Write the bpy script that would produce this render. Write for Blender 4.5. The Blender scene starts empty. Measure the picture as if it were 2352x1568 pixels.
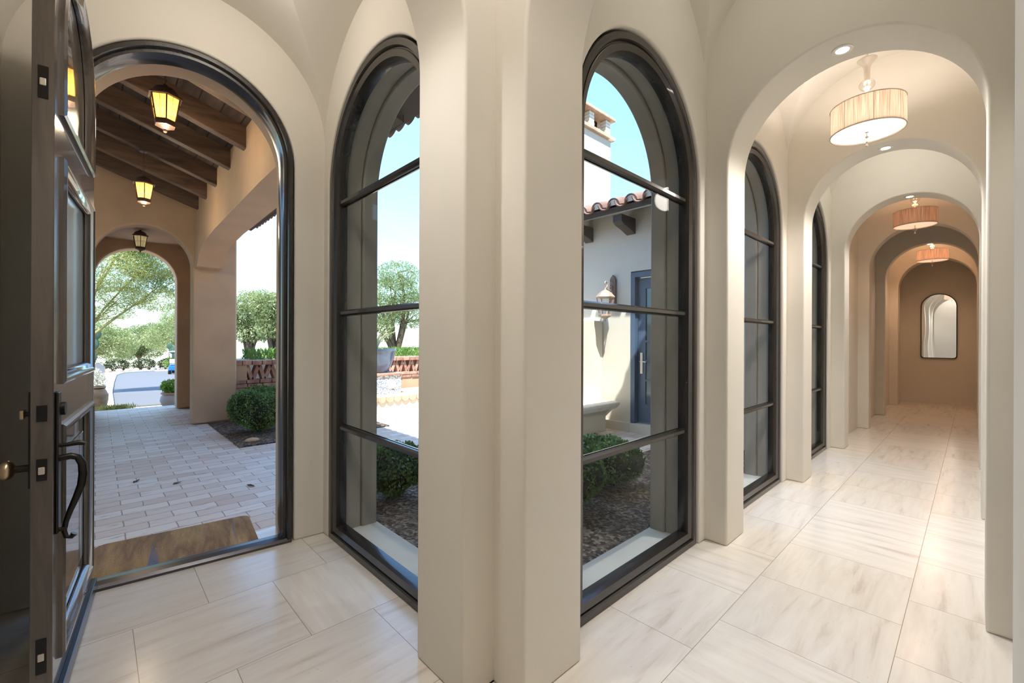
import bpy, bmesh, math, random
import numpy as np
from mathutils import Vector, Matrix, Euler
PI = math.pi
rng = random.Random(7)
col = bpy.context.scene.collection
scene = bpy.context.scene

# ------------------------------------------------------------------ materials
def lin(c):
    o = []
    for v in c:
        v /= 255.0
        o.append(v / 12.92 if v <= .04045 else ((v + .055) / 1.055) ** 2.4)
    return (*o, 1.0)

class NT:
    def __init__(s, name):
        s.m = bpy.data.materials.new(name); s.m.use_nodes = True
        s.t = s.m.node_tree; s.n = s.t.nodes; s.l = s.t.links
        s.b = s.n['Principled BSDF']; s.out = s.n['Material Output']
    def add(s, typ, **k):
        n = s.n.new(typ)
        for a, v in k.items():
            if a in n.inputs: n.inputs[a].default_value = v
            else: setattr(n, a, v)
        return n
    def link(s, a, b): s.l.new(a, b)
    def coord(s, scale=(1, 1, 1), loc=(0, 0, 0), rot=(0, 0, 0)):
        tc = s.add('ShaderNodeTexCoord'); mp = s.add('ShaderNodeMapping')
        mp.inputs['Scale'].default_value = scale; mp.inputs['Location'].default_value = loc
        mp.inputs['Rotation'].default_value = rot
        s.link(tc.outputs['Object'], mp.inputs['Vector']); return mp.outputs['Vector']
    def noise(s, vec, scale, detail=4, rough=.55, dist=0):
        n = s.add('ShaderNodeTexNoise'); n.inputs['Scale'].default_value = scale
        n.inputs['Detail'].default_value = detail; n.inputs['Roughness'].default_value = rough
        n.inputs['Distortion'].default_value = dist
        s.link(vec, n.inputs['Vector']); return n.outputs['Fac']
    def ramp(s, fac, stops):
        r = s.add('ShaderNodeValToRGB'); e = r.color_ramp.elements
        while len(e) < len(stops): e.new(.5)
        for i, (p, c) in enumerate(stops): e[i].position = p; e[i].color = c
        s.link(fac, r.inputs['Fac']); return r.outputs['Color']
    def mix(s, f, a, b, mode='MIX'):
        m = s.add('ShaderNodeMix', data_type='RGBA', blend_type=mode)
        for sock, v in ((m.inputs[0], f), (m.inputs[6], a), (m.inputs[7], b)):
            if hasattr(v, 'is_linked') or hasattr(v, 'node'): s.link(v, sock)
            else: sock.default_value = v
        return m.outputs[2]
    def bump(s, h, strength=.2, dist=.01):
        b = s.add('ShaderNodeBump'); b.inputs['Strength'].default_value = strength
        b.inputs['Distance'].default_value = dist; s.link(h, b.inputs['Height'])
        s.link(b.outputs['Normal'], s.b.inputs['Normal'])
    def base(s, v):
        if hasattr(v, 'node'): s.link(v, s.b.inputs['Base Color'])
        else: s.b.inputs['Base Color'].default_value = v
    def set(s, **k):
        for a, v in k.items(): s.b.inputs[a.replace('_', ' ')].default_value = v
        return s

def plain(name, rgb, rough=.5, metal=0., var=.06, scale=8, bump=0., **k):
    t = NT(name); v = t.coord()
    c = lin(rgb); d = tuple(max(0, x * (1 - var * 2)) for x in c[:3]) + (1,)
    e = tuple(min(1, x * (1 + var)) for x in c[:3]) + (1,)
    f = t.noise(v, scale)
    t.base(t.ramp(f, [(.3, d), (.7, e)]))
    t.b.inputs['Roughness'].default_value = rough; t.b.inputs['Metallic'].default_value = metal
    if bump: t.bump(t.noise(v, scale * 6), bump)
    for a, x in k.items(): t.b.inputs[a.replace('_', ' ')].default_value = x
    return t.m

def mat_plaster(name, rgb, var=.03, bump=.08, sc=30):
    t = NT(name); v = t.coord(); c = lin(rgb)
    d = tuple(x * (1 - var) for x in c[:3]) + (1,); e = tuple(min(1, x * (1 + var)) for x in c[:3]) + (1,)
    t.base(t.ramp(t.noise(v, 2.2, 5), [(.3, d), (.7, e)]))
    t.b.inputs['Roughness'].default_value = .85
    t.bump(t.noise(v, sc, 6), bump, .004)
    return t.m

def mat_floor():
    t = NT('limestone_tiles'); v = t.coord()
    br = t.add('ShaderNodeTexBrick'); br.offset = .5; br.offset_frequency = 2; br.squash = 1
    mp = t.add('ShaderNodeMapping'); mp.inputs['Location'].default_value = (-.135, -.248 + .66 * 4, 0)
    t.link(v, mp.inputs['Vector']); t.link(mp.outputs[0], br.inputs['Vector'])
    for k, x in (('Scale', 1.), ('Mortar Size', .0015), ('Mortar Smooth', .1), ('Bias', 0.), ('Brick Width', .635), ('Row Height', .66)):
        br.inputs[k].default_value = x
    br.inputs['Color1'].default_value = (0, 0, 0, 1); br.inputs['Color2'].default_value = (1, 1, 1, 1)
    br.inputs['Mortar'].default_value = (.5, .5, .5, 1)
    sep = t.add('ShaderNodeSeparateColor'); t.link(br.outputs['Color'], sep.inputs['Color']); rnd = sep.outputs[0]
    # offset the veins per tile
    off = t.add('ShaderNodeVectorMath', operation='SCALE'); off.inputs[0].default_value = (7.3, 3.1, 5.7)
    t.link(rnd, off.inputs['Scale'])
    ad = t.add('ShaderNodeVectorMath', operation='ADD'); t.link(v, ad.inputs[0]); t.link(off.outputs[0], ad.inputs[1])
    def stretched(scl, rz):
        m = t.add('ShaderNodeMapping'); m.inputs['Scale'].default_value = scl; m.inputs['Rotation'].default_value = (0, 0, rz)
        t.link(ad.outputs[0], m.inputs['Vector']); return m.outputs[0]
    a = t.noise(stretched((1.0, 9, 1), .10), 1.6, 6, .62, .5)
    b = t.noise(stretched((9, 1.0, 1), -.12), 1.6, 6, .62, .5)
    sw = t.add('ShaderNodeMath', operation='GREATER_THAN'); t.link(rnd, sw.inputs[0]); sw.inputs[1].default_value = .62
    vm = t.add('ShaderNodeMix', data_type='FLOAT'); t.link(sw.outputs[0], vm.inputs[0]); t.link(a, vm.inputs[2]); t.link(b, vm.inputs[3])
    c = t.ramp(vm.outputs[0], [(.28, lin((200, 191, 180))), (.42, lin((221, 214, 205))), (.62, lin((229, 224, 216))), (.78, lin((213, 205, 194)))])
    # small pits
    vo = t.add('ShaderNodeTexVoronoi'); vo.inputs['Scale'].default_value = 34; vo.inputs['Randomness'].default_value = 1
    t.link(ad.outputs[0], vo.inputs['Vector'])
    pit = t.ramp(vo.outputs['Distance'], [(.05, (1, 1, 1, 1)), (.14, (0, 0, 0, 1))])
    msk = t.ramp(t.noise(stretched((1, 4, 1), 0), 3.5, 3), [(.56, (0, 0, 0, 1)), (.66, (1, 1, 1, 1))])
    pm = t.mix(1.0, pit, msk, 'MULTIPLY')
    c = t.mix(t.ramp(pm, [(0, (0, 0, 0, 1)), (1, (.55, .55, .55, 1))]), c, lin((150, 135, 115)))
    tone = t.ramp(rnd, [(0, (.94, .935, .93, 1)), (1, (1, 1, 1, 1))])
    c = t.mix(1.0, c, tone, 'MULTIPLY')
    c = t.mix(br.outputs['Fac'], c, lin((150, 138, 120)))
    t.base(c); t.b.inputs['Roughness'].default_value = .2; t.b.inputs['Specular IOR Level'].default_value = .5
    inv = t.add('ShaderNodeMath', operation='SUBTRACT'); inv.inputs[0].default_value = 1; t.link(br.outputs['Fac'], inv.inputs[1])
    t.bump(inv.outputs[0], .3, .002)
    return t.m

def mat_paver():
    t = NT('travertine_pavers'); v = t.coord()
    br = t.add('ShaderNodeTexBrick'); br.offset = .47; br.offset_frequency = 2
    wob = t.add('ShaderNodeVectorMath', operation='ADD')
    t.link(v, wob.inputs[0])
    nz = t.add('ShaderNodeTexNoise'); nz.inputs['Scale'].default_value = 14; t.link(v, nz.inputs['Vector'])
    sc = t.add('ShaderNodeVectorMath', operation='SCALE'); sc.inputs['Scale'].default_value = .012; t.link(nz.outputs['Color'], sc.inputs[0])
    t.link(sc.outputs[0], wob.inputs[1]); t.link(wob.outputs[0], br.inputs['Vector'])
    for k, x in (('Scale', 1.), ('Mortar Size', .0045), ('Mortar Smooth', .3), ('Bias', -.35), ('Brick Width', .31), ('Row Height', .152)):
        br.inputs[k].default_value = x
    br.inputs['Color1'].default_value = lin((230, 220, 210)); br.inputs['Color2'].default_value = lin((196, 172, 152))
    br.inputs['Mortar'].default_value = lin((158, 140, 124))
    st = t.noise(t.coord((1, 6, 1)), 5, 7, .7, .6)
    blot = t.ramp(st, [(.55, (0, 0, 0, 1)), (.72, (.75, .75, .75, 1))])
    c = t.mix(blot, br.outputs['Color'], lin((140, 112, 90)))
    t.base(c); t.b.inputs['Roughness'].default_value = .55
    inv = t.add('ShaderNodeMath', operation='SUBTRACT'); inv.inputs[0].default_value = 1; t.link(br.outputs['Fac'], inv.inputs[1])
    t.bump(inv.outputs[0], .5, .006)
    return t.m

def mat_wood(name, a, b, rough=.4, axis=(1, 1, 14), scale=3, coat=0.):
    t = NT(name); v = t.coord(axis)
    f = t.noise(v, scale, 6, .6, .6)
    t.base(t.ramp(f, [(.3, lin(a)), (.7, lin(b))])); t.b.inputs['Roughness'].default_value = rough
    if coat: t.b.inputs['Coat Weight'].default_value = coat; t.b.inputs['Coat Roughness'].default_value = .04
    t.bump(f, .08, .002)
    return t.m

def mat_deck():
    t = NT('dark_deck_planks'); v = t.coord()
    f = t.noise(t.coord((1, .15, 1)), 12, 5)
    c = t.ramp(f, [(.3, lin((58, 47, 42))), (.7, lin((94, 80, 72)))])
    sp = t.add('ShaderNodeSeparateXYZ'); t.link(v, sp.inputs[0])
    d = t.add('ShaderNodeMath', operation='DIVIDE'); d.inputs[1].default_value = .19; t.link(sp.outputs[0], d.inputs[0])
    fr = t.add('ShaderNodeMath', operation='FRACT'); t.link(d.outputs[0], fr.inputs[0])
    k = t.ramp(fr.outputs[0], [(0, (1, 1, 1, 1)), (.045, (1, 1, 1, 1)), (.06, (0, 0, 0, 1)), (1, (0, 0, 0, 1))])
    t.base(t.mix(k, c, lin((22, 18, 16)))); t.b.inputs['Roughness'].default_value = .7
    return t.m

def mat_glass(name='window_glass', tint=(.96, .985, .985, 1), refl=.22, rough=0.0):
    t = NT(name); t.n.remove(t.b)
    tr = t.add('ShaderNodeBsdfTransparent'); tr.inputs['Color'].default_value = tint
    gl = t.add('ShaderNodeBsdfGlossy'); gl.inputs['Roughness'].default_value = rough
    lw = t.add('ShaderNodeLayerWeight'); lw.inputs['Blend'].default_value = .5
    pw = t.add('ShaderNodeMath', operation='POWER'); pw.inputs[1].default_value = 5; t.link(lw.outputs['Facing'], pw.inputs[0])
    mu = t.add('ShaderNodeMath', operation='MULTIPLY_ADD'); mu.inputs[1].default_value = refl; mu.inputs[2].default_value = .03 * refl; t.link(pw.outputs[0], mu.inputs[0])
    mx = t.add('ShaderNodeMixShader'); t.link(mu.outputs[0], mx.inputs[0]); t.link(tr.outputs[0], mx.inputs[1]); t.link(gl.outputs[0], mx.inputs[2])
    t.link(mx.outputs[0], t.out.inputs['Surface'])
    return t.m

def mat_emit(name, rgb, strength, base=None):
    t = NT(name); c = lin(rgb); t.base(base or c)
    t.b.inputs['Emission Color'].default_value = c; t.b.inputs['Emission Strength'].default_value = strength
    t.b.inputs['Roughness'].default_value = .6
    return t.m

def mat_leaf(name, a, b, trans=.35, scale=6):
    t = NT(name); v = t.coord()
    c = t.ramp(t.noise(v, scale, 3), [(.3, lin(a)), (.7, lin(b))])
    t.n.remove(t.b)
    d = t.add('ShaderNodeBsdfDiffuse'); tl = t.add('ShaderNodeBsdfTranslucent'); g = t.add('ShaderNodeBsdfGlossy'); g.inputs['Roughness'].default_value = .35
    t.link(c, d.inputs['Color']); t.link(c, tl.inputs['Color'])
    m1 = t.add('ShaderNodeMixShader'); m1.inputs[0].default_value = trans; t.link(d.outputs[0], m1.inputs[1]); t.link(tl.outputs[0], m1.inputs[2])
    m2 = t.add('ShaderNodeMixShader'); m2.inputs[0].default_value = .06; t.link(m1.outputs[0], m2.inputs[1]); t.link(g.outputs[0], m2.inputs[2])
    t.link(m2.outputs[0], t.out.inputs['Surface'])
    return t.m

def mat_mosaic():
    t = NT('mosaic_tile'); v = t.coord(rot=(PI / 2, 0, 0))
    br = t.add('ShaderNodeTexBrick'); br.offset = .5
    t.link(v, br.inputs['Vector'])
    for k, x in (('Scale', 1.), ('Mortar Size', .0035), ('Brick Width', .03), ('Row Height', .022), ('Bias', 0.)): br.inputs[k].default_value = x
    br.inputs['Color1'].default_value = (0, 0, 0, 1); br.inputs['Color2'].default_value = (1, 1, 1, 1); br.inputs['Mortar'].default_value = (.5, .5, .5, 1)
    c = t.ramp(br.outputs['Color'], [(0, lin((40, 80, 140))), (.25, lin((110, 150, 190))), (.45, lin((235, 238, 235))), (.75, lin((200, 220, 225)))])
    c.node.color_ramp.interpolation = 'CONSTANT'
    t.base(t.mix(br.outputs['Fac'], c, lin((225, 222, 212)))); t.b.inputs['Roughness'].default_value = .2
    return t.m

def mat_brick(name='old_brick'):
    t = NT(name); v = t.coord()
    t.base(t.ramp(t.noise(v, 5, 6, .7), [(.3, lin((136, 96, 82))), (.5, lin((174, 134, 116))), (.72, lin((212, 188, 170)))]))
    t.b.inputs['Roughness'].default_value = .9; t.bump(t.noise(v, 40), .4, .006); return t.m

def mat_gravel():
    t = NT('gravel_mulch'); v = t.coord()
    vo = t.add('ShaderNodeTexVoronoi'); vo.inputs['Scale'].default_value = 42; t.link(v, vo.inputs['Vector'])
    c = t.ramp(vo.outputs['Color'], [(.1, lin((52, 40, 33))), (.5, lin((98, 80, 66))), (.85, lin((160, 145, 128)))])
    t.base(t.mix(t.ramp(t.noise(v, 3), [(.4, (0, 0, 0, 1)), (.7, (.6, .6, .6, 1))]), c, lin((66, 50, 40))))
    t.b.inputs['Roughness'].default_value = .9; t.bump(vo.outputs['Distance'], .9, .02); return t.m

def mat_doormat():
    t = NT('coir_mat'); v = t.coord()
    w = t.add('ShaderNodeTexWave', wave_type='BANDS', bands_direction='X'); w.inputs['Scale'].default_value = .55
    w.inputs['Distortion'].default_value = 3.5; w.inputs['Detail'].default_value = 3; t.link(v, w.inputs['Vector'])
    c = t.ramp(t.noise(t.coord((3.2, .5, 1)), 1.4, 4, .6), [(.28, lin((120, 110, 78))), (.42, lin((184, 148, 100))), (.55, lin((140, 106, 74))), (.7, lin((204, 170, 116)))])
    s = t.ramp(t.noise(t.coord((5.5, .35, 1), (1.7, 0, 0)), 1.6, 3), [(.6, (0, 0, 0, 1)), (.66, (1, 1, 1, 1))])
    c = t.mix(s, c, lin((112, 118, 140)))
    f = t.noise(v, 160, 2)
    c = t.mix(t.ramp(f, [(.35, (.4, .4, .4, 1)), (.6, (0, 0, 0, 1))]), c, lin((52, 40, 30)))
    sp = t.ramp(t.noise(v, 60, 2), [(.71, (0, 0, 0, 1)), (.74, (1, 1, 1, 1))])
    c = t.mix(sp, c, lin((215, 210, 205)))
    t.base(c); t.b.inputs['Roughness'].default_value = .95; t.bump(f, .8, .006); return t.m

def mat_shade(name='organza_shade', A=(178, 152, 130), B=(216, 196, 176), C=(236, 222, 206), tr=.25):
    t = NT(name); v = t.coord()
    sep = t.add('ShaderNodeSeparateXYZ'); t.link(v, sep.inputs[0])
    at = t.add('ShaderNodeMath', operation='ARCTAN2'); t.link(sep.outputs[0], at.inputs[0]); t.link(sep.outputs[1], at.inputs[1])
    cb = t.add('ShaderNodeCombineXYZ'); t.link(at.outputs[0], cb.inputs[0])
    mm = t.add('ShaderNodeMath', operation='MULTIPLY'); mm.inputs[1].default_value = .08; t.link(sep.outputs[2], mm.inputs[0]); t.link(mm.outputs[0], cb.inputs[1])
    n = t.noise(cb.outputs[0], 46, 2, .6)
    c = t.ramp(n, [(.3, lin(A)), (.5, lin(B)), (.7, lin(C))])
    t.n.remove(t.b)
    d = t.add('ShaderNodeBsdfDiffuse'); tl = t.add('ShaderNodeBsdfTranslucent'); t.link(c, d.inputs['Color']); t.link(c, tl.inputs['Color'])
    m = t.add('ShaderNodeMixShader'); m.inputs[0].default_value = tr; t.link(d.outputs[0], m.inputs[1]); t.link(tl.outputs[0], m.inputs[2])
    t.link(m.outputs[0], t.out.inputs['Surface']); return t.m

def mat_amber(name, rgb, strength):
    t = NT(name); c = t.ramp(t.noise(t.coord(), 14, 3), [(.3, lin([v * .9 for v in rgb])), (.7, lin(rgb))]); t.n.remove(t.b)
    d = t.add('ShaderNodeBsdfDiffuse'); tl = t.add('ShaderNodeBsdfTranslucent'); em = t.add('ShaderNodeEmission'); em.inputs['Strength'].default_value = strength
    for n in (d, tl, em): t.link(c, n.inputs['Color'])
    m = t.add('ShaderNodeMixShader'); m.inputs[0].default_value = .7; t.link(d.outputs[0], m.inputs[1]); t.link(tl.outputs[0], m.inputs[2])
    a = t.add('ShaderNodeAddShader'); t.link(m.outputs[0], a.inputs[0]); t.link(em.outputs[0], a.inputs[1]); t.link(a.outputs[0], t.out.inputs['Surface']); return t.m

def mat_mirror():
    t = NT('mirror_glass'); t.set(Metallic=1., Roughness=.01); t.base((.9, .9, .9, 1))
    t.bump(t.noise(t.coord((1, 1, .6)), 2.2, 0), .05, .03); return t.m

WALLRGB = (215, 210, 200)
M = dict(
    wall=mat_plaster('interior_plaster', WALLRGB, .02, .06),
    floor=mat_floor(), paver=mat_paver(),
    porch=mat_plaster('tan_stucco', (196, 168, 140), .08, .25, 60),
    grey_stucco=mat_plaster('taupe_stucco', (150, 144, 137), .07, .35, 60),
    cream=mat_plaster('cream_stucco', (208, 201, 187), .03, .15, 50),
    sill=mat_plaster('cast_stone', (214, 208, 196), .06, .1, 40),
    bronze=mat_wood('dark_bronze_wood', (24, 22, 21), (50, 44, 39), .26, (1, 1, .12), 18, .35),
    doorwood=mat_wood('stained_door_wood', (62, 55, 50), (96, 86, 77), .26, (1, 1, .1), 14, 1.0),
    steel=plain('brushed_steel', (206, 198, 186), .36, .75, .04), darkmetal=plain('dark_iron', (52, 49, 47), .35, .9, .1),
    brass=plain('aged_brass', (190, 168, 138), .3, 1., .06),
    threshold=plain('threshold_metal', (92, 92, 96), .28, .9, .05),
    glass=mat_glass(), frost=plain('frosted_door_glass', (196, 204, 204), .12, 0, .02, Transmission_Weight=.25),
    beam=mat_wood('dark_beam_wood', (66, 51, 43), (116, 93, 77), .6, (.15, 1, 1), 12), deck=mat_deck(),
    shade=mat_shade(), diffuser=mat_emit('glowing_diffuser', (255, 246, 236), .62), crystal=mat_glass('clear_crystal', (.97, .94, .91, 1), 2.2),
    canlens=mat_emit('downlight_lens', (255, 246, 232), 14.), white=plain('white_enamel', (232, 230, 224), .4),
    black=plain('black_metal', (22, 22, 23), .4), mirror=mat_mirror(), mat=mat_doormat(),
    lanternmetal=plain('bronze_lantern', (98, 78, 66), .45, .3, .12), amber=mat_amber('amber_glass_lit', (244, 220, 150), .22),
    amberdim=mat_amber('amber_glass_pale', (232, 220, 180), .12), lead=plain('lead_came', (96, 78, 50), .5, .5),
    darkbush=mat_leaf('shaded_bush_leaf', (38, 50, 30), (70, 86, 50), .2, 2), boxleaf=mat_leaf('boxwood_leaf', (54, 88, 40), (126, 160, 82), .3), hedgecore=plain('hedge_shadow_twigs', (40, 44, 26), .9),
    treeleaf=mat_leaf('mesquite_leaf', (120, 142, 84), (176, 188, 134), .45, .9), darktreeleaf=mat_leaf('ironwood_leaf', (92, 116, 66), (150, 168, 112), .4, .6),
    paloleaf=mat_leaf('palo_verde_leaf', (150, 164, 86), (196, 200, 128), .5, 1.2), bark=plain('tree_bark', (104, 92, 74), .9, 0, .2, 6, .3),
    paloBark=plain('green_bark', (140, 140, 88), .8, 0, .15, 5), shrub=mat_leaf('silvery_shrub_leaf', (166, 172, 150), (214, 214, 198), .3, 3),
    asphalt=plain('asphalt', (104, 107, 112), .85, 0, .05, 30, .2), kerb=plain('concrete_kerb', (222, 214, 204), .85, 0, .05),
    earth=plain('desert_earth', (206, 186, 164), .95, 0, .1, 1.5, .3), rock=plain('pale_boulder', (206, 196, 186), .9, 0, .12, 6, .5),
    grass=mat_leaf('grass_blade', (74, 120, 44), (130, 160, 70), .3, 3), yellowgrass=mat_leaf('dry_grass_blade', (150, 160, 80), (190, 190, 110), .3, 3),
    gravel=mat_gravel(), brick=mat_brick(), mosaic=mat_mosaic(),
    bluepot=plain('blue_glazed_pot', (96, 120, 150), .12, 0, .35, 2.2, Coat_Weight=.6), terracotta=plain('terracotta', (196, 150, 122), .8, 0, .12),
    greypot=plain('grey_pot', (176, 168, 166), .7), urn=plain('weathered_urn', (196, 170, 142), .85, 0, .25, 4),
    agave=plain('variegated_agave', (214, 216, 170), .5, 0, .15, 5), cactus=plain('prickly_pear_pad', (66, 98, 86), .8, 0, .15, 8),
    cartblue=plain('blue_cart_body', (36, 112, 208), .25, 0, .04), rubber=plain('tyre_rubber', (34, 34, 36), .8), cartwhite=plain('cart_canopy', (220, 224, 228), .4),
    signback=plain('sign_metal', (112, 120, 132), .5, 0, .04), tile=plain('clay_roof_tile', (150, 118, 104), .8, 0, .3, 3, .2),
    mortar=plain('tile_mortar', (226, 216, 204), .9), bluedoor=plain('slate_blue_paint', (72, 92, 116), .35, 0, .05), paneglass=plain('dark_door_pane', (92, 112, 116), .08, 0, .2, 1.5),
    sconce=plain('pale_bronze_sconce', (176, 150, 134), .6, .2, .1), sconceback=plain('brown_backplate', (124, 98, 88), .6), bench=plain('carved_stone', (232, 226, 212), .8, 0, .05),
    corbel=plain('dark_corbel_wood', (74, 64, 58), .7), flower=plain('pink_flower', (206, 70, 110), .7), plantleaf=mat_leaf('pot_plant_leaf', (90, 140, 50), (150, 180, 80), .3, 6),
    leaf=plain('dry_leaf', (92, 70, 52), .9), pinkstone=plain('tan_stone', (204, 176, 150), .9, 0, .12),
)
# frosted lantern / pendant bulbs
M['fillglass'] = mat_emit('opal_fill_dome', (255, 240, 220), 1.5)  # glass of the ceiling lights added as interior fill
M['diffuser_warm'] = mat_emit('warm_glowing_diffuser', (255, 214, 184), .42)
M['shade_warm'] = mat_shade('tan_organza_shade', (146, 122, 108), (182, 158, 142), (208, 188, 174), .17)
M['bulb'] = mat_emit('warm_bulb', (255, 232, 190), 6.)

# ------------------------------------------------------------------ mesh builder
class MB:
    def __init__(s): s.v = []; s.f = []
    def box(s, x0, x1, y0, y1, z0, z1, mat=None):
        b = len(s.v); P = [(x, y, z) for x in (x0, x1) for y in (y0, y1) for z in (z0, z1)]
        s.v += [tuple(mat @ Vector(p)) if mat else p for p in P]
        s.f += [tuple(b + i for i in q) for q in ((0, 1, 3, 2), (4, 6, 7, 5), (0, 4, 5, 1), (2, 3, 7, 6), (0, 2, 6, 4), (1, 5, 7, 3))]
        return s
    def add(s, vs, fs):
        b = len(s.v); s.v += [tuple(p) for p in vs]; s.f += [tuple(b + i for i in f) for f in fs]; return s
    def lathe(s, prof, c=(0, 0, 0), n=32, cap=True, sx=1, sy=1, rot=0):
        b = len(s.v)
        for (r, z) in prof:
            for k in range(n):
                a = 2 * PI * k / n + rot; s.v.append((c[0] + r * math.cos(a) * sx, c[1] + r * math.sin(a) * sy, c[2] + z))
        for i in range(len(prof) - 1):
            for k in range(n):
                k2 = (k + 1) % n; s.f.append((b + i * n + k, b + i * n + k2, b + (i + 1) * n + k2, b + (i + 1) * n + k))
        if cap:
            s.f.append(tuple(b + k for k in reversed(range(n)))); e = b + (len(prof) - 1) * n
            s.f.append(tuple(e + k for k in range(n)))
        return s
    def tube(s, pts, rad, n=8, cap=True):
        b = len(s.v); pts = [Vector(p) for p in pts]; m = len(pts)
        rad = rad if isinstance(rad, (list, tuple)) else [rad] * m
        up = Vector((0, 0, 1)); prev = None
        for i, p in enumerate(pts):
            d = (pts[min(i + 1, m - 1)] - pts[max(i - 1, 0)]); d = d.normalized() if d.length > 1e-9 else Vector((0, 0, 1))
            if prev is None:
                a = d.cross(up if abs(d.z) < .95 else Vector((1, 0, 0))).normalized()
            else:
                a = (prev - d * prev.dot(d)); a = a.normalized() if a.length > 1e-6 else d.cross(Vector((1, .3, 0))).normalized()
            prev = a; c = d.cross(a)
            for k in range(n):
                t = 2 * PI * k / n; s.v.append(tuple(p + (a * math.cos(t) + c * math.sin(t)) * rad[i]))
        for i in range(m - 1):
            for k in range(n):
                k2 = (k + 1) % n; s.f.append((b + i * n + k, b + i * n + k2, b + (i + 1) * n + k2, b + (i + 1) * n + k))
        if cap:
            s.f.append(tuple(b + k for k in reversed(range(n)))); e = b + (m - 1) * n; s.f.append(tuple(e + k for k in range(n)))
        return s
    def ball(s, c, r, n=16, m=10, sz=1.):
        prof = [(max(1e-4, r * math.sin(PI * i / m)), -r * sz * math.cos(PI * i / m)) for i in range(m + 1)]
        return s.lathe(prof, c, n)
    def prism(s, pts, fn, n0, n1):
        """pts: 2D outline (s,z); fn(s,z,n)->xyz"""
        b = len(s.v); k = len(pts)
        for n in (n0, n1): s.v += [tuple(fn(p[0], p[1], n)) for p in pts]
        s.f.append(tuple(b + i for i in range(k))); s.f.append(tuple(b + k + i for i in reversed(range(k))))
        for i in range(k):
            j = (i + 1) % k; s.f.append((b + j, b + i, b + k + i, b + k + j))
        return s
    def build(s, name, mat, parent=None, smooth=None, bevel=0, seg=2, loc=None, rot=None, fix=True):
        me = bpy.data.meshes.new(name); me.from_pydata(s.v, [], s.f)
        if fix:
            bm = bmesh.new(); bm.from_mesh(me); bmesh.ops.recalc_face_normals(bm, faces=bm.faces); bm.to_mesh(me); bm.free()
        mats = mat if isinstance(mat, (list, tuple)) else [mat]
        for m in mats: me.materials.append(M[m] if isinstance(m, str) else m)
        if smooth:
            me.polygons.foreach_set('use_smooth', [True] * len(me.polygons)); me.set_sharp_from_angle(angle=math.radians(smooth))
        me.update()
        o = bpy.data.objects.new(name, me); col.objects.link(o)
        if parent: o.parent = parent
        if loc: o.location = loc
        if rot: o.rotation_euler = rot
        if bevel:
            mo = o.modifiers.new('edge', 'BEVEL'); mo.width = bevel; mo.segments = seg; mo.limit_method = 'ANGLE'; mo.angle_limit = math.radians(40)
        return o

def tag(o, label=None, cat=None, group=None, kind=None):
    if label: o['label'] = label
    if cat: o['category'] = cat
    if group: o['group'] = group
    if kind: o['kind'] = kind
    return o
def empty(name, loc=(0, 0, 0), rz=0):
    o = bpy.data.objects.new(name, None); col.objects.link(o); o.location = loc; o.rotation_euler = (0, 0, rz)
    o.empty_display_size = .1; return o
def copy_tree(o, parent=None):
    c = o.copy(); col.objects.link(c); c.parent = parent
    for ch in list(o.children): copy_tree(ch, c)
    return c
def light(name, typ, energy, color, parent=None, loc=(0, 0, 0), rot=None, size=.1, **k):
    d = bpy.data.lights.new(name, typ); d.energy = energy; d.color = color
    if typ in ('POINT', 'SPOT'): d.shadow_soft_size = size
    if typ == 'SUN': d.angle = size
    if typ == 'AREA': d.size = size
    for a, v in k.items(): setattr(d, a, v)
    o = bpy.data.objects.new(name, d); col.objects.link(o); o.location = loc
    if rot: o.rotation_euler = rot
    if parent: o.parent = parent
    return o

def arc(c, zs, r, n=40, a0=PI, a1=0):
    return [(c + r * math.cos(a0 + (a1 - a0) * i / n), zs + r * math.sin(a0 + (a1 - a0) * i / n)) for i in range(n + 1)]
def arch_outline(u0, u1, ztop, openings, z0=0.):
    """wall outline from u0 to u1 with arched openings [(c, zs, r)] that reach z0"""
    p = [(u0, z0)]
    for c, zs, r in openings:
        p.append((c - r, z0)); p += arc(c, zs, r); p.append((c + r, z0))
    p += [(u1, z0), (u1, ztop), (u0, ztop)]
    return p
fX = lambda s, z, n: (n, s, z)      # profile in Y-Z, depth along X
fY = lambda s, z, n: (s, n, z)      # profile in X-Z, depth along Y

# ------------------------------------------------------------------ camera
yaw, roll, F = .8117, .0038, 1005.93
r0 = Vector((math.sin(yaw), -math.cos(yaw), 0)); u0 = Vector((0, 0, 1)); f0 = Vector((math.cos(yaw), math.sin(yaw), 0))
rr = (r0 * math.cos(roll) + u0 * math.sin(roll)); uu = (u0 * math.cos(roll) - r0 * math.sin(roll))
cam = bpy.data.cameras.new('camera'); cam.sensor_width = 36; cam.sensor_fit = 'HORIZONTAL'; cam.lens = 36 * F / 2352
cam.shift_y = -(784 - 781.03) / 2352; cam.clip_start = .02; cam.clip_end = 400
co = bpy.data.objects.new('camera', cam); col.objects.link(co)
mw = Matrix.Identity(4)
for i in range(3): mw[i][0] = rr[i]; mw[i][1] = uu[i]; mw[i][2] = -f0[i]
mw[2][3] = 1.45; co.matrix_world = mw; scene.camera = co

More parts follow.
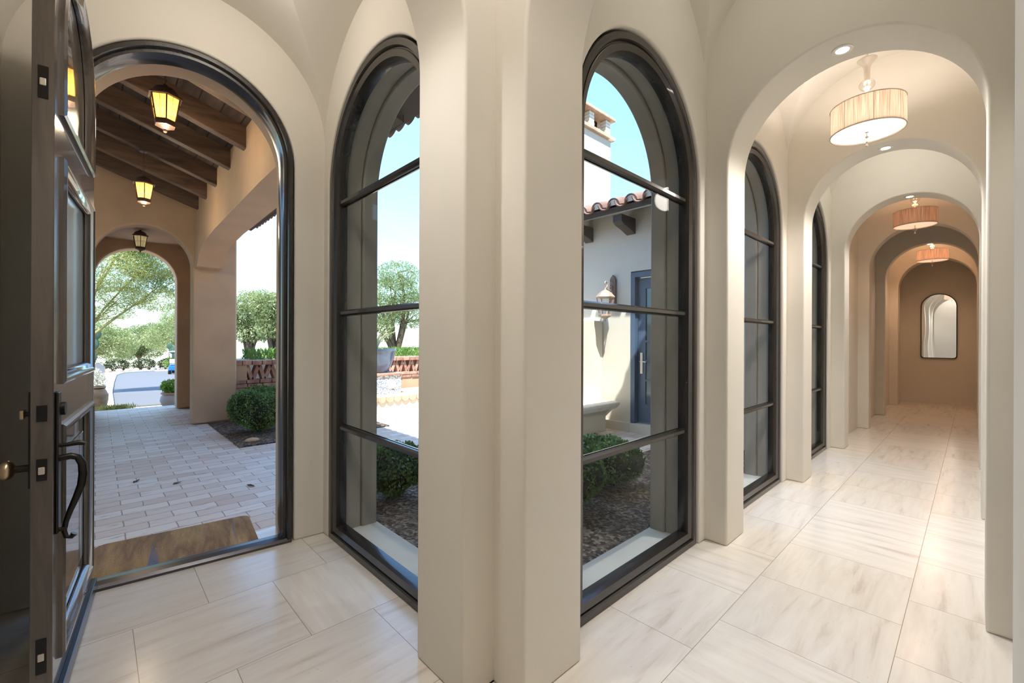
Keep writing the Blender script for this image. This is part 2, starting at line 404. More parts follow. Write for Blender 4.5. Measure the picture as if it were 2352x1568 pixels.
# ------------------------------------------------------------------ house plan
# X runs down the right hall, Y runs down the left hall to the front door
CY0, RA = .575, .62                        # right hall axis, arch radius
YW, YR = 1.345, -.16                       # window wall face, blind wall face of the right hall
XW, XL = 1.235, -.365                       # window wall face, blind wall face of the left hall
ARCHES = [(1.227, 1.597), (3.231, 3.563), (5.255, 5.577), (7.308, 7.61), (9.307, 9.55), (11.24, 11.42), (13.34, 13.72)]
XEND = 14.45
fl = MB().box(-.7, XEND + .3, -.5, 1.45, -.12, 0).box(-.7, 1.33, 1.40, 3.72, -.12, 0).build('floor', 'floor')
tag(fl, 'pale limestone tile floor of both arcaded halls', 'floor', kind='structure')

def struct(o, label, cat): return tag(o, label, cat, kind='structure')
words = ['nearest arched wall across the right hall, beside the corner pier', 'first full arch across the right hall, with a downlight',
         'second arch down the right hall, beyond the near pendant', 'third arch down the right hall, greenish grey in daylight',
         'fourth arch down the right hall, around the second pendant', 'fifth arch down the right hall, in brown shade', 'last arch down the right hall, before the mirror wall']
for i, (x0, x1) in enumerate(ARCHES):
    c, r, zs = (CY0, RA, 2.668)
    if i == 0: c, r, zs = .577, .643, 2.655
    o = MB().prism(arch_outline(YR - .05, YW + (.12 if i == 0 else .02), 4.2, [(c, zs, r)]), fX, x0, x1).build('wall_arch', 'wall', smooth=30, bevel=.012, seg=3)
    struct(o, words[i], 'arched wall')
o = MB().prism(arch_outline(XL - .05, XW + .2, 4.2, [(.435, 2.66, .631)]), fY, 1.40, 1.749).build('wall_arch', 'wall', smooth=30, bevel=.012, seg=3)
struct(o, 'arched wall across the left hall, left half of the corner pier', 'arched wall')

# window walls: inner leaf carries the plaster return, outer leaf is the stepped stucco reveal
WR = [(2.417, 2.552, .697), (4.409, 2.552, .697), (6.443, 2.552, .697)]
WL = (2.563, 2.547, .699)
grow = lambda L, d: [(c, z, r + d) for c, z, r in L]
o = MB().prism(arch_outline(XW, XEND + .3, 4.2, grow(WR, .012)), fY, YW, 1.45).build('wall_window_side', 'wall', smooth=30, bevel=.012, seg=3)
struct(o, 'long plaster wall of the right hall pierced by three arched windows', 'wall')
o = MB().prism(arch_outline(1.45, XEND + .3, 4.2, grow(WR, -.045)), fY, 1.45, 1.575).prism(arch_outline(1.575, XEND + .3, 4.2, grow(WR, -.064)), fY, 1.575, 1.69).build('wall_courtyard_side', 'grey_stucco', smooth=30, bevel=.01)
struct(o, 'stucco outer face and deep reveals of the right hall windows', 'wall')
o = MB().prism(arch_outline(1.45, 3.75, 4.2, grow([WL], .012)), fX, XW, 1.34).build('wall_left_hall', 'wall', smooth=30, bevel=.012, seg=3)
struct(o, 'plaster wall of the left hall around its arched window', 'wall')
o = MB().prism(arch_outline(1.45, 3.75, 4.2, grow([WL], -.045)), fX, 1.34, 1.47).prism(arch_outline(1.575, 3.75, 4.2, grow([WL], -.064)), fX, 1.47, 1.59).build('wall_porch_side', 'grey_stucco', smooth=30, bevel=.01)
struct(o, 'stucco outer face and deep reveal of the left hall window', 'wall')
o = MB().box(-.6, XEND + .3, YR - .2, YR, 0, 4.2).build('wall_right', 'wall'); struct(o, 'blind plaster wall along the right side of the right hall', 'wall')
o = MB().box(XL - .2, XL, YR, 3.62, 0, 4.2).build('wall_left', 'wall'); struct(o, 'plaster wall left of the open front door', 'wall')
o = MB().box(XEND, XEND + .3, YR, YW, 0, 4.2).build('wall_end', 'wall'); struct(o, 'brown shaded end wall of the right hall behind the mirror', 'wall')

# door wall, turned a few degrees
DO = Vector((.998, 3.372, 0)); DA = math.radians(-5.25)
du = Vector((math.cos(DA), math.sin(DA), 0)); dn = Vector((-math.sin(DA), math.cos(DA), 0))
fD = lambda s, z, n: DO + du * s + dn * n + Vector((0, 0, z))
DC, DZ, DR = -.577, 2.685, .601
o = MB().prism(arch_outline(-1.42, .33, 4.2, [(DC, DZ, DR + .012)]), fD, 0, .13).build('wall_front', 'wall', smooth=30, bevel=.012, seg=3)
struct(o, 'plaster wall around the arched front door opening', 'wall')
o = MB().prism(arch_outline(-7.5, .5, 4.3, [(DC + .01, DZ + .015, DR - .058)]), fD, .13, .34).build('wall_porch_end', 'porch', smooth=30, bevel=.012, seg=3)  # left run is out of view, lengthened to stop sun entering the porch
struct(o, 'tan stucco reveal outside the front door, wall extended left to block sun', 'wall')

# groin vaults
def vault(mb, prim, c1, a1, zs1, b1, c2, a2, zs2, b2, e0, e1, N=22):
    """primary barrel runs along v from e0 to e1 with profile over u; secondary crosses it. prim 'X': u is X, v is Y"""
    P = (lambda u, v, z: (u, v, z)) if prim == 'X' else (lambda u, v, z: (v, u, z))
    p1, p2 = zs1 + b1, zs2 + b2
    zl = max(zs1, zs2); top = min(p1, p2)
    U = lambda z: a1 * math.sqrt(max(0, 1 - ((z - zs1) / b1) ** 2)); V = lambda z: a2 * math.sqrt(max(0, 1 - ((z - zs2) / b2) ** 2))
    zk = [zl + (top - zl) * math.sin(PI / 2 * k / N) for k in range(N + 1)]
    for su in (-1, 1):
        for sv in (-1, 1):
            ve = e1 if sv > 0 else e0
            for za, zb in zip(zk, zk[1:]):
                A = P(c1 + su * U(za), ve, za); B = P(c1 + su * U(za), c2 + sv * V(za), za)
                Cc = P(c1 + su * U(zb), c2 + sv * V(zb), zb); D = P(c1 + su * U(zb), ve, zb)
                mb.add([A, B, Cc, D], [(0, 1, 2, 3)])
                ue = c1 + su * (a1 + .02)
                A = P(ue, c2 + sv * V(za), za); B = P(c1 + su * U(za), c2 + sv * V(za), za)
                Cc = P(c1 + su * U(zb), c2 + sv * V(zb), zb); D = P(ue, c2 + sv * V(zb), zb)
                mb.add([A, B, Cc, D], [(0, 1, 2, 3)])
        zt = [top + (p1 - top) * math.sin(PI / 2 * k / 8) for k in range(9)]
        for za, zb in zip(zt, zt[1:]):
            mb.add([P(c1 + su * U(za), e0, za), P(c1 + su * U(za), e1, za), P(c1 + su * U(zb), e1, zb), P(c1 + su * U(zb), e0, zb)], [(0, 1, 2, 3)])
cv = MB()
vault(cv, 'X', .435, .80, 2.90, .79, 2.55, .805, 2.845, .80, 1.70, 3.66)                         # left hall
vault(cv, 'Y', .62, .79, 3.0, .80, .435, .80, 2.9, .80, XL - .03, 1.25)                          # corner bay
edges = [1.597, 3.231, 3.563, 5.255, 5.577, 7.308, 7.61, 9.307, 9.55, 11.24, 11.42, 13.34, 13.72, XEND]
for k in range(0, len(edges), 2):
    x0, x1 = edges[k], edges[k + 1]; h = (x1 - x0) / 2
    vault(cv, 'Y', .5925, .765, 3.29, .78, (x0 + x1) / 2, h + .002, 3.15, .82 if h > .7 else .6, x0 - .02, x1 + .02)
ce = cv.build('ceiling', 'wall', smooth=18, fix=False); struct(ce, 'groin vaulted plaster ceilings over both halls', 'ceiling')
bm = bmesh.new(); bm.from_mesh(ce.data); bmesh.ops.remove_doubles(bm, verts=bm.verts, dist=.0004); bmesh.ops.recalc_face_normals(bm, faces=bm.faces); bm.to_mesh(ce.data); bm.free()
ce.data.polygons.foreach_set('use_smooth', [True] * len(ce.data.polygons)); ce.data.set_sharp_from_angle(angle=math.radians(20))

# ------------------------------------------------------------------ windows
def frame_sweep(mb, c, zs, r, prof, fn, sill=True, n=40):
    """prof: list of (d, depth): inset from the opening edge and depth coordinate"""
    loops = []
    for d, dep in prof:
        z0 = d if sill else 0
        pts = [(c - r + d, z0)] + arc(c, zs, r - d, n) + [(c + r - d, z0)]
        loops.append([fn(p[0], p[1], dep) for p in pts])
    k = len(loops[0]); b = len(mb.v)
    for L in loops: mb.v += [tuple(p) for p in L]
    m = len(loops)
    for i in range(m):
        i2 = (i + 1) % m
        for j in range(k if sill else k - 1):
            j2 = (j + 1) % k; mb.f.append((b + i * k + j, b + i * k + j2, b + i2 * k + j2, b + i2 * k + j))
    if not sill:
        mb.f.append(tuple(b + i * k for i in range(m))); mb.f.append(tuple(b + i * k + k - 1 for i in reversed(range(m))))
    return mb
PROF = [(0, 0), (.004, -.006), (.040, -.006), (.044, .004), (.047, .012), (.052, .012), (.056, .004), (.060, .002), (.094, .012), (.098, .030), (.100, .040), (.100, .085), (0, .085)]
def window(name, c, zs, r, fn, n0, label, muntin_z=(.815, 1.64, 2.435)):
    e = empty(name, fn(c, 0, n0)); off = Vector(fn(c, 0, n0))
    def loc(s, z, n): return Vector(fn(s, z, n + n0)) - off
    frame_sweep(MB(), c, zs, r, PROF, loc).build('window_frame', 'bronze', e, smooth=35)
    g = MB(); ri = r - .09
    g.prism([(c - ri, .09)] + arc(c, zs, ri) + [(c + ri, .09)], loc, .052, .058); g.build('glass_pane', 'glass', e, smooth=30)
    for z in muntin_z:
        h = ri if z < zs else math.sqrt(ri * ri - (z - zs) ** 2)
        m = MB(); prof = [(-.022, .052), (-.020, .040), (-.010, .026), (.010, .026), (.020, .040), (.022, .052)]
        vs = []; 
        for s_ in (c - h, c + h): vs += [tuple(loc(s_, z + a, d)) for a, d in prof]
        q = len(prof); fs = [(i, i + 1, q + i + 1, q + i) for i in range(q - 1)] + [(q - 1, 0, q, 2 * q - 1), tuple(range(q)), tuple(reversed(range(q, 2 * q)))]
        m.add(vs, fs); m.build('muntin', 'bronze', e)
        m = MB(); vs = []
        for s_ in (c - h, c + h): vs += [tuple(loc(s_, z + a, .116 - d)) for a, d in prof]
        m.add(vs, fs); m.build('outer_muntin', 'bronze', e)
    struct(e, label, 'window'); return e
window('window_1', *WL, fX, XW + .012, 'tall arched dark framed window on the right side of the left hall')
window('window_2', *WR[0], fY, YW + .022, 'tall arched dark framed window just right of the corner pier')
window('window_3', *WR[1], fY, YW + .022, 'arched window partly hidden behind the first arch of the right hall')
window('window_4', *WR[2], fY, YW + .022, 'farthest arched window, a thin dark sliver behind the second arch')
# exterior stone sills
o = MB().box(1.335, 1.60, WL[0] - .66, WL[0] + .66, -.06, .03).build('trim_1', 'sill', bevel=.008); struct(o, 'pale stone sill outside the left hall window', 'window sill')
for k, (c, zs, r) in enumerate(WR):
    o = MB().box(c - .66, c + .66, 1.445, 1.70, -.06, .03).build('trim_%d' % (k + 2), 'sill', bevel=.008)
    struct(o, ['pale stone sill outside the window right of the corner pier', 'pale stone sill outside the window behind the first arch', 'stone sill outside the farthest hall window'][k], 'window sill')

# ------------------------------------------------------------------ front door: frame, threshold, leaf
e = empty('door_1', DO + du * DC); off = e.location.copy()
DP = [(0, -.004), (.004, -.012), (.028, -.012), (.034, .004), (.040, .010), (.056, .010), (.060, .030), (.064, .045), (.070, .06), (.070, .13), (0, .13)]
lD = lambda s, z, n: Vector(fD(s, z, n)) - off
frame_sweep(MB(), DC, DZ, DR, DP, lD, sill=False).build('door_frame', 'bronze', e, smooth=35)
struct(e, 'dark arched door frame around the open front doorway', 'door frame')
t = MB(); pr = [(-.015, 0), (-.015, .016), (.0, .030), (.05, .036), (.10, .032), (.14, .018), (.14, -.02), (-.015, -.02)]
vs = []; 
for s_ in (DC - DR + .005, DC + DR - .005): vs += [fD(s_, z, n) for n, z in pr]
q = len(pr); t.add(vs, [(i, (i + 1) % q, q + (i + 1) % q, q + i) for i in range(q)] + [tuple(range(q)), tuple(reversed(range(q, 2 * q)))])
o = t.build('trim_5', 'threshold', bevel=.003); struct(o, 'dark metal threshold across the front doorway', 'threshold')

LH = Vector((-.012, 3.455, 0)); LN = Vector((-.117, 2.385, 0))
ld = (LN - LH); LWID = ld.length; ld.normalize(); lx = Vector((-ld.y, ld.x, 0))
if lx.x < 0: lx = -lx                                           # exterior side of the leaf
leaf = empty('front_door', LH); T_ = .06
fL = lambda s, z, n: ld * s + lx * n + Vector((0, 0, z))          # n=0 exterior face, negative inward
zsL, rL = 2.66, LWID / 2
def holes_prism(outer, holes, fn, n0, n1):
    bm = bmesh.new(); es = []
    for L in [outer] + holes:
        vs = [bm.verts.new((p[0], p[1], 0)) for p in L]
        es += [bm.edges.new((vs[i], vs[(i + 1) % len(vs)])) for i in range(len(vs))]
    bmesh.ops.triangle_fill(bm, edges=es, use_beauty=True, use_dissolve=False)
    r_ = bmesh.ops.extrude_face_region(bm, geom=list(bm.faces))
    for v in r_['geom']:
        if isinstance(v, bmesh.types.BMVert): v.co.z = 1
    mb = MB(); bm.verts.index_update()
    mb.v = [tuple(fn(v.co.x, v.co.y, n0 + (n1 - n0) * v.co.z)) for v in bm.verts]; mb.f = [tuple(v.index for v in f.verts) for f in bm.faces]
    bm.free(); return mb
rect = lambda a, b, c, d: [(a, c), (b, c), (b, d), (a, d)]
s0, s1 = .13, LWID - .14
upper = [(s0, 2.36), (s1, 2.36)] + [(p[0], p[1]) for p in arc(LWID / 2, zsL, rL - .135, 24, 0, PI) if p[1] > 2.37]
mid = rect(s0, s1, 1.29, 2.15); low = rect(s0, s1, .20, 1.085)
outer = [(.004, .02), (LWID - .002, .02)] + arc(LWID / 2, zsL, rL - .002, 36, 0, PI)
holes_prism(outer, [upper, mid, low], fL, -T_, 0).build('door_slab', 'doorwood', leaf, smooth=25, bevel=.002, seg=1)
def ring(shape, prof, name, mat='doorwood', c2=None):
    """moulding that follows a closed outline, inset d and depth n"""
    k = len(shape); mb = MB(); cx = sum(p[0] for p in shape) / k
    def inset(d):
        out = []
        for i in range(k):
            a, b, c = Vector(shape[i - 1]), Vector(shape[i]), Vector(shape[(i + 1) % k])
            e1 = (b - a).normalized(); e2 = (c - b).normalized(); n1 = Vector((-e1.y, e1.x)); n2 = Vector((-e2.y, e2.x))
            m = (n1 + n2); m = m / max(.3, m.dot(n1) if True else 1); out.append(b + m * d)
        return out
    for d, n in prof: mb.v += [tuple(fL(p.x, p.y, n)) for p in inset(d)]
    q = len(prof)
    for i in range(q):
        i2 = (i + 1) % q
        for j in range(k): mb.f.append((i * k + j, i * k + (j + 1) % k, i2 * k + (j + 1) % k, i2 * k + j))
    return mb.build(name, mat, leaf, smooth=35)
MP = [(-.022, 0), (-.022, .010), (-.012, .018), (.0, .018), (.008, .010), (.022, .004), (.034, -.014), (.034, -.02), (-.0, -.02)]
MPi = [(d, -T_ - n) for d, n in MP]
for shp in (upper, mid, low):
    ring(shp, MP, 'panel_moulding'); ring(shp, MPi, 'inner_moulding')
MB().prism(upper, fL, -.038, -.022).build('upper_panel', 'doorwood', leaf)
tag(MB().prism(rect(s0, s1, 1.29, 2.15), fL, -.034, -.026).build('glass_panel', 'frost', leaf), 'frosted glass panel')
MB().prism(rect(s0, s1, .2, 1.085), fL, -.038, -.022).prism(rect(s0 + .12, s1 - .12, .32, .97), fL, -.042, -.012).build('lower_panel', 'doorwood', leaf, bevel=.006)
# kick sill at the foot of the leaf
MB().prism(rect(.0, LWID - .02, .022, .085), fL, 0, .018).build('weather_bar', 'threshold', leaf, bevel=.003)
# hardware
SE = LWID - .055
def disc(s_, z, n0, n1, r, n=20):
    mb = MB(); vs = []
    for nn in (n0, n1): vs += [fL(s_ + r * math.cos(2 * PI * k / n), z + r * math.sin(2 * PI * k / n), nn) for k in range(n)]
    mb.add(vs, [(k, (k + 1) % n, n + (k + 1) % n, n + k) for k in range(n)] + [tuple(range(n)), tuple(reversed(range(n, 2 * n)))]); return mb
h = MB().prism(rect(SE - .03, SE + .03, .70, 1.245), fL, .0, .010).build('handle_plate', 'darkmetal', leaf, bevel=.006)
gr = []
for k in range(25):
    u = k / 24; z = .985 - .31 * u
    bulge = .098 * (math.sin(PI * min(1, u * 1.25) ** .75) if u < .8 else 0) ** .9 if u < .8 else .0
    gr.append((u, z, bulge))
pts = [(.01, .985), (.04, .990), (.060, .982), (.072, .955), (.075, .915), (.070, .872), (.056, .826), (.040, .780), (.027, .735), (.022, .700), (.028, .676), (.042, .672), (.050, .684)]
MB().tube([fL(SE - .003, z, n) for n, z in pts], [.014, .013, .0125, .0135, .0145, .0135, .012, .0105, .009, .0085, .008, .009, .012], 10).tube([fL(SE, .708, .0), fL(SE, .712, .03)], .008, 8).build('grip_handle', 'darkmetal', h, smooth=60)
MB().tube([fL(SE, 1.035, .0), fL(SE, 1.036, .03), fL(SE, 1.040, .06), fL(SE, 1.034, .082)], [.007, .008, .011, .008], 8).build('thumb_latch', 'darkmetal', h, smooth=60)
disc(SE - .03, 1.175, .008, .022, .026).build('keyhole_rose', 'darkmetal', h, smooth=40)
p2 = MB().prism(rect(SE - .03, SE + .03, .89, 1.25), fL, -T_ - .010, -T_).build('inner_plate', 'darkmetal', leaf, bevel=.004)
MB().tube([fL(SE, .962, -T_ - .008), fL(SE, .962, -T_ - .05)], .013, 12).build('knob_shaft', 'darkmetal', p2, smooth=50)
kb = MB(); c_ = fL(SE, .962, -T_ - .068); kb.ball((0, 0, 0), .036, 20, 12, .62)
o = kb.build('door_knob', 'brass', p2, smooth=60); o.location = c_; o.rotation_euler = (0, PI / 2, math.atan2(lx.y, lx.x))
MB().tube([fL(SE, 1.165, -T_ - .006), fL(SE, 1.165, -T_ - .026)], .008, 10).box(-.001, .001, -.001, .001, 0, .001).build('turn_shaft', 'darkmetal', p2)
MB().prism(rect(SE - .022, SE + .022, 1.148, 1.182), fL, -T_ - .034, -T_ - .022).build('thumb_turn', 'brass', p2, bevel=.004)
def edge_plate(z0, z1, zb, name):
    fE = lambda a, z, n: fL(LWID + n, z, -T_ / 2 + a)
    o = MB().prism(rect(-.014, .014, z0, z1), fE, -.001, .0015).build(name, 'darkmetal', leaf)
    MB().prism(rect(-.009, .009, zb - .014, zb + .014), fE, .0, .006).build('bolt', 'steel', o, bevel=.003)
edge_plate(2.345, 2.465, 2.405, 'latch_plate'); edge_plate(.92, 1.0, .957, 'latch_plate'); edge_plate(.20, .33, .262, 'latch_plate')
MB().prism(rect(-.014, .014, 1.14, 1.20), lambda a, z, n: fL(LWID + n, z, -T_ / 2 + a), -.001, .0012).build('deadbolt_plate', 'darkmetal', leaf)
tag(leaf, 'dark brown arched front door standing open, seen along its edge', 'front door')

# ------------------------------------------------------------------ pendants and downlights
def pendant(x, y, label, watts, warm, dif='diffuser', glow=.9, shade_mat='shade', inner=.095):
    e = empty('pendant_light', (x, y, 3.10))
    n = 72
    def pl(rb):      # pleated ring
        return rb
    sh = MB(); nn = 180; zs_ = (0, .012, .20, .212); vs = []
    for zi, z in enumerate(zs_):
        for k in range(nn):
            a = 2 * PI * k / nn; w = .0018 * math.sin(k * 2.4) + .0014 * math.sin(k * 5.1)
            r = .235 + (w if zi in (1, 2) else 0); vs.append((r * math.cos(a), r * math.sin(a), z))
    fs = [(i * nn + k, i * nn + (k + 1) % nn, (i + 1) * nn + (k + 1) % nn, (i + 1) * nn + k) for i in range(3) for k in range(nn)]
    shade = sh.add(vs, fs).build('lamp_shade', shade_mat, e, smooth=60)
    for k in range(8):
        a = 2 * PI * k / 8 + .3
        MB().tube([(.2345 * math.cos(a), .2345 * math.sin(a), .002), (.2345 * math.cos(a), .2345 * math.sin(a), .21)], .0022, 6).build('shade_rib', 'steel', shade)
    def rim(z): return MB().tube([(.236 * math.cos(2 * PI * k / 64), .236 * math.sin(2 * PI * k / 64), z) for k in range(65)], .004, 6, False).build('shade_rim', 'steel', shade, smooth=60)
    rim(0); rim(.212)
    MB().lathe([(.001, .012), (.226, .012), (.229, .006), (.001, .002)], n=64, cap=False).build('diffuser', dif, e, smooth=40)
    f = MB().lathe([(.004, .012), (.012, .006), (.012, 0), (.004, -.003), (.004, -.028), (.010, -.032), (.010, -.038), (.003, -.045)], n=16).build('finial', 'steel', e, smooth=50)
    MB().ball((0, 0, -.045), .03, 20, 12, .9).build('glass_drop', 'crystal', f, smooth=60)
    MB().lathe([(.006, -.075), (.003, -.085), (.011, -.105), (.004, -.112), (.0005, -.116)], n=14).build('finial_tip', 'steel', f, smooth=50)
    st = MB().lathe([(.006, .2), (.006, .33), (.016, .335), (.016, .345), (.006, .35), (.006, .40), (.02, .402), (.02, .50), (.03, .53), (.062, .565), (.066, .575), (.04, .58), (.008, .582), (.008, .60), (.008, .93), (.05, .935), (.05, .955)], n=28).build('stem', 'steel', e, smooth=50)
    MB().ball((0, 0, .375), .052, 24, 14, .82).build('glass_ball', 'crystal', st, smooth=60)
    MB().ball((0, 0, .285), .045, 24, 14, .85).build('glass_ball', 'crystal', st, smooth=60)
    light('pendant_bulb', 'POINT', watts * inner, warm, e, (0, 0, .10), size=.06)
    light('pendant_fill_up', 'SPOT', watts * .38, warm, e, (0, 0, .235), (PI, 0, 0), size=.12, spot_size=math.radians(172), spot_blend=.5)  # extra spot above the shade, added to brighten the vault
    light('pendant_fill_down', 'SPOT', watts * glow, warm, e, (0, 0, -.14), size=.12, spot_size=math.radians(170), spot_blend=.6)  # extra spot under the finial, added to light the bay below
    return tag(e, label, 'pendant light', 'drum pendants down the right hall')
WARM = (1., .90, .82); WARM2 = (1., .62, .38)
pendant(4.41, .585, 'nearest white pleated drum pendant with crystal balls', 36, WARM)
pendant(8.46, .58, 'middle pleated drum pendant, pinkish, seen through the third arch', 24, WARM2, 'diffuser_warm', .3, 'shade_warm')
pendant(12.35, .585, 'farthest and smallest drum pendant, above the mirror', 62, WARM2, 'diffuser_warm', .3, 'shade_warm')

def can(x, y, z, label, watts, tilt=0, grp=True):
    e = empty('recessed_downlight', (x, y, z))
    MB().lathe([(.033, .012), (.034, -.003), (.050, -.006), (.056, -.003), (.056, .004), (.034, .02)], n=32, cap=False).build('trim_ring', 'white', e, smooth=40)
    MB().lathe([(.0005, -.004), (.034, -.004), (.034, .009), (.0005, .009)], n=24, cap=False).build('lens', 'canlens', e, smooth=40)
    light('downlight_beam', 'SPOT', watts, (1., .97, .93), e, (0, 0, -.02), size=.03, spot_size=math.radians(110), spot_blend=.8)
    return tag(e, label, 'downlight', 'recessed downlights in the arch soffits')
can(3.40, .573, 3.283, 'largest recessed downlight, in the soffit of the first arch', 85)
can(5.42, .579, 3.283, 'recessed downlight in the second arch, below the near pendant', 75)
can(7.45, .56, 3.283, 'recessed downlight in the third arch, just above the middle pendant', 45)
can(11.33, .57, 3.283, 'tiny recessed downlight in the fifth arch, above the far pendant', 8)

# unseen fill lights added overhead to brighten both halls
def fill_dome(x, y, z, label, watts, colr):
    e = empty('ceiling_fill_light', (x, y, z))
    MB().lathe([(.16, 0), (.16, -.03), (.15, -.035)], n=32).build('base', 'white', e, smooth=40)
    MB().lathe([(.148, -.03), (.14, -.06), (.11, -.09), (.06, -.108), (.001, -.113)], n=32, cap=False).build('fill_dome_glass', 'fillglass', e, smooth=60)
    light('fill_bulb', 'POINT', watts, colr, e, (0, 0, -.16), size=.12)
    return tag(e, label, 'ceiling light')
fill_dome(.435, .62, 3.79, 'unseen fill light added over the corner where the two halls meet', 18, (1., .96, .94))
fill_dome(.435, 2.55, 3.68, 'unseen fill light added over the left hall by the front door', 11, (1., .92, .82))
fill_dome(2.414, .5925, 4.06, 'unseen fill light added over the first bay of the right hall', 4, (1., .97, .91))
fill_dome(6.443, .5925, 4.06, 'unseen fill light added over the third bay of the right hall', 9, (1., .98, .93))
e = can(.435, 1.575, 3.286, 'unseen downlight added as fill in the arch at the start of the left hall', 34)  # extra downlight out of view, added to light the left hall

# mirror on the end wall
e = empty('wall_mirror', (XEND - .001, .57, 1.06))
mc, mw_, mh = 0., .31, 1.53
def mshape(i):
    r_ = .05; w = mw_ - i
    lowr = [(-w + r_ - r_ * math.cos(t), i + r_ - r_ * math.sin(t)) for t in [PI / 2 * k / 6 for k in range(7)]]
    lowl = [(p[0], p[1]) for p in lowr]; R_ = [(-p[0], p[1]) for p in reversed(lowl)]
    return [(p[0], p[1]) for p in arc(0, mh - mw_, w, 32, PI, 0)] + [(p[0], p[1]) for p in R_][::1][::-1] + [(p[0], p[1]) for p in lowl][::-1]
def mout(i):
    w = mw_ - i; r_ = .05; pts = arc(0, mh - mw_ * 1.02, w, 32, PI, 0)
    pts += [(w - r_ + r_ * math.cos(t), i + r_ - r_ * math.sin(t)) for t in [PI / 2 * k / 6 for k in range(7)]]
    pts += [(-w + r_ - r_ * math.sin(t), i + r_ - r_ * math.cos(t)) for t in [PI / 2 * k / 6 for k in range(7)]]
    return pts
fM = lambda s, z, n: (-n, s, z)
holes_prism(mout(0), [mout(.016)], fM, 0, .045).build('mirror_frame', 'black', e, bevel=.004)
MB().prism(mout(.012), fM, .008, .022).build('mirror_glass', 'mirror', e)
tag(e, 'arched black framed mirror on the end wall of the right hall', 'mirror')

# ================================================================== outdoors
npr = np.random.default_rng(11)
gz = lambda y: -.1 - .04 * max(0, y - 12.2)
def leaves(name, centers, L, W, mat, parent=None, up=0., jitter=.35):
    """a mesh of small leaf blades at the given centres"""
    C_ = np.asarray(centers); n = len(C_)
    u = npr.normal(size=(n, 3)); u[:, 2] += up; u /= np.linalg.norm(u, axis=1)[:, None]
    w = npr.normal(size=(n, 3)); w -= (w * u).sum(1)[:, None] * u; w /= np.linalg.norm(w, axis=1)[:, None]
    l = L * (1 + jitter * npr.uniform(-1, 1, n))[:, None]; b = W * (1 + jitter * npr.uniform(-1, 1, n))[:, None]
    V = np.stack([C_ - u * l / 2, C_ + w * b / 2, C_ + u * l / 2, C_ - w * b / 2], 1).reshape(-1, 3)
    me = bpy.data.meshes.new(name); me.from_pydata(V.tolist(), [], np.arange(4 * n).reshape(n, 4).tolist())
    me.materials.append(M[mat]); me.update(); o = bpy.data.objects.new(name, me); col.objects.link(o)
    if parent: o.parent = parent
    return o
def blob(c, r, n, shell=.35):
    d = npr.normal(size=(n, 3)); d /= np.linalg.norm(d, axis=1)[:, None]
    rad = npr.uniform(shell, 1, n) ** (1 / 2.2)
    return np.array(c) + d * rad[:, None] * np.array(r)
def branch_pts(a, b, sag=.12, n=8, wob=.06):
    a, b = Vector(a), Vector(b); L = (b - a).length; out = []
    ox, oy = rng.uniform(-1, 1), rng.uniform(-1, 1)
    for i in range(n + 1):
        t = i / n; p = a.lerp(b, t); s_ = math.sin(PI * t)
        p += Vector((ox * wob * L * s_, oy * wob * L * s_, sag * L * s_)); out.append(p)
    return out
def tree(name, base, clusters, nleaf, L, W, leafmat, barkmat, label, trunk_r=.12, fork=.25, twigs=5, group=None, up=.0):
    e = empty(name, base); tr = MB(); cen = []
    ftop = Vector((0, 0, fork))
    tr.tube([(0, 0, -.1), (0, 0, fork * .5), ftop], [trunk_r * 1.25, trunk_r, trunk_r * .85], 9)
    tot = sum(c[1][0] * c[1][1] * c[1][2] for c in clusters)
    for c, r in clusters:
        c = Vector(c); tip = c + Vector((0, 0, r[2] * .2))
        pts = branch_pts(ftop, tip, .10, 9, .07); k = len(pts)
        tr.tube(pts, [trunk_r * (.75 * (1 - i / k) + .08) for i in range(k)], 7)
        for _ in range(twigs):
            st = pts[rng.randint(k // 2, k - 1)]; d = Vector(blob(c, r, 1, .7)[0])
            tp = branch_pts(st, d, .05, 5, .08); tr.tube(tp, [trunk_r * (.22 * (1 - i / 6) + .02) for i in range(6)], 5)
        cen.append(blob(c, r, max(60, int(nleaf * r[0] * r[1] * r[2] / tot))))
    tr.build('trunk', barkmat, e, smooth=60)
    leaves('foliage', np.concatenate(cen), L, W, leafmat, e, up)
    return tag(e, label, 'tree', group)
def boxwood(base, size, n, label, group='clipped boxwood shrubs', lumps=7):
    e = empty('boxwood_shrub', base); sx, sy, sz = size; pts = []
    core = MB(); cc = []
    for k in range(lumps):
        a = 2 * PI * k / lumps + rng.uniform(-.3, .3); q = 0 if k == 0 else rng.uniform(.3, .5)
        c = (math.cos(a) * q * sx, math.sin(a) * q * sy, sz * rng.uniform(.5, .62)); r = (sx * .55, sy * .55, sz * rng.uniform(.38, .46))
        pts.append(blob(c, r, n // lumps, .62)); cc.append((c, r))
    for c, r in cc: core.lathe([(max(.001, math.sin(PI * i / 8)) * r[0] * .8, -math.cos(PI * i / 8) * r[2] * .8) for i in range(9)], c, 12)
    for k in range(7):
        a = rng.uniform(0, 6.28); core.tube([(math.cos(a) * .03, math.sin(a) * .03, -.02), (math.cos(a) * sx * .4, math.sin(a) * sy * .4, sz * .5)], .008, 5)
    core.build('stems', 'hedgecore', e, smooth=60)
    P_ = np.concatenate(pts); P_ = P_[P_[:, 2] > sz * .08]
    leaves('foliage', P_, .034, .019, 'boxleaf', e, .3)
    return tag(e, label, 'shrub', group)

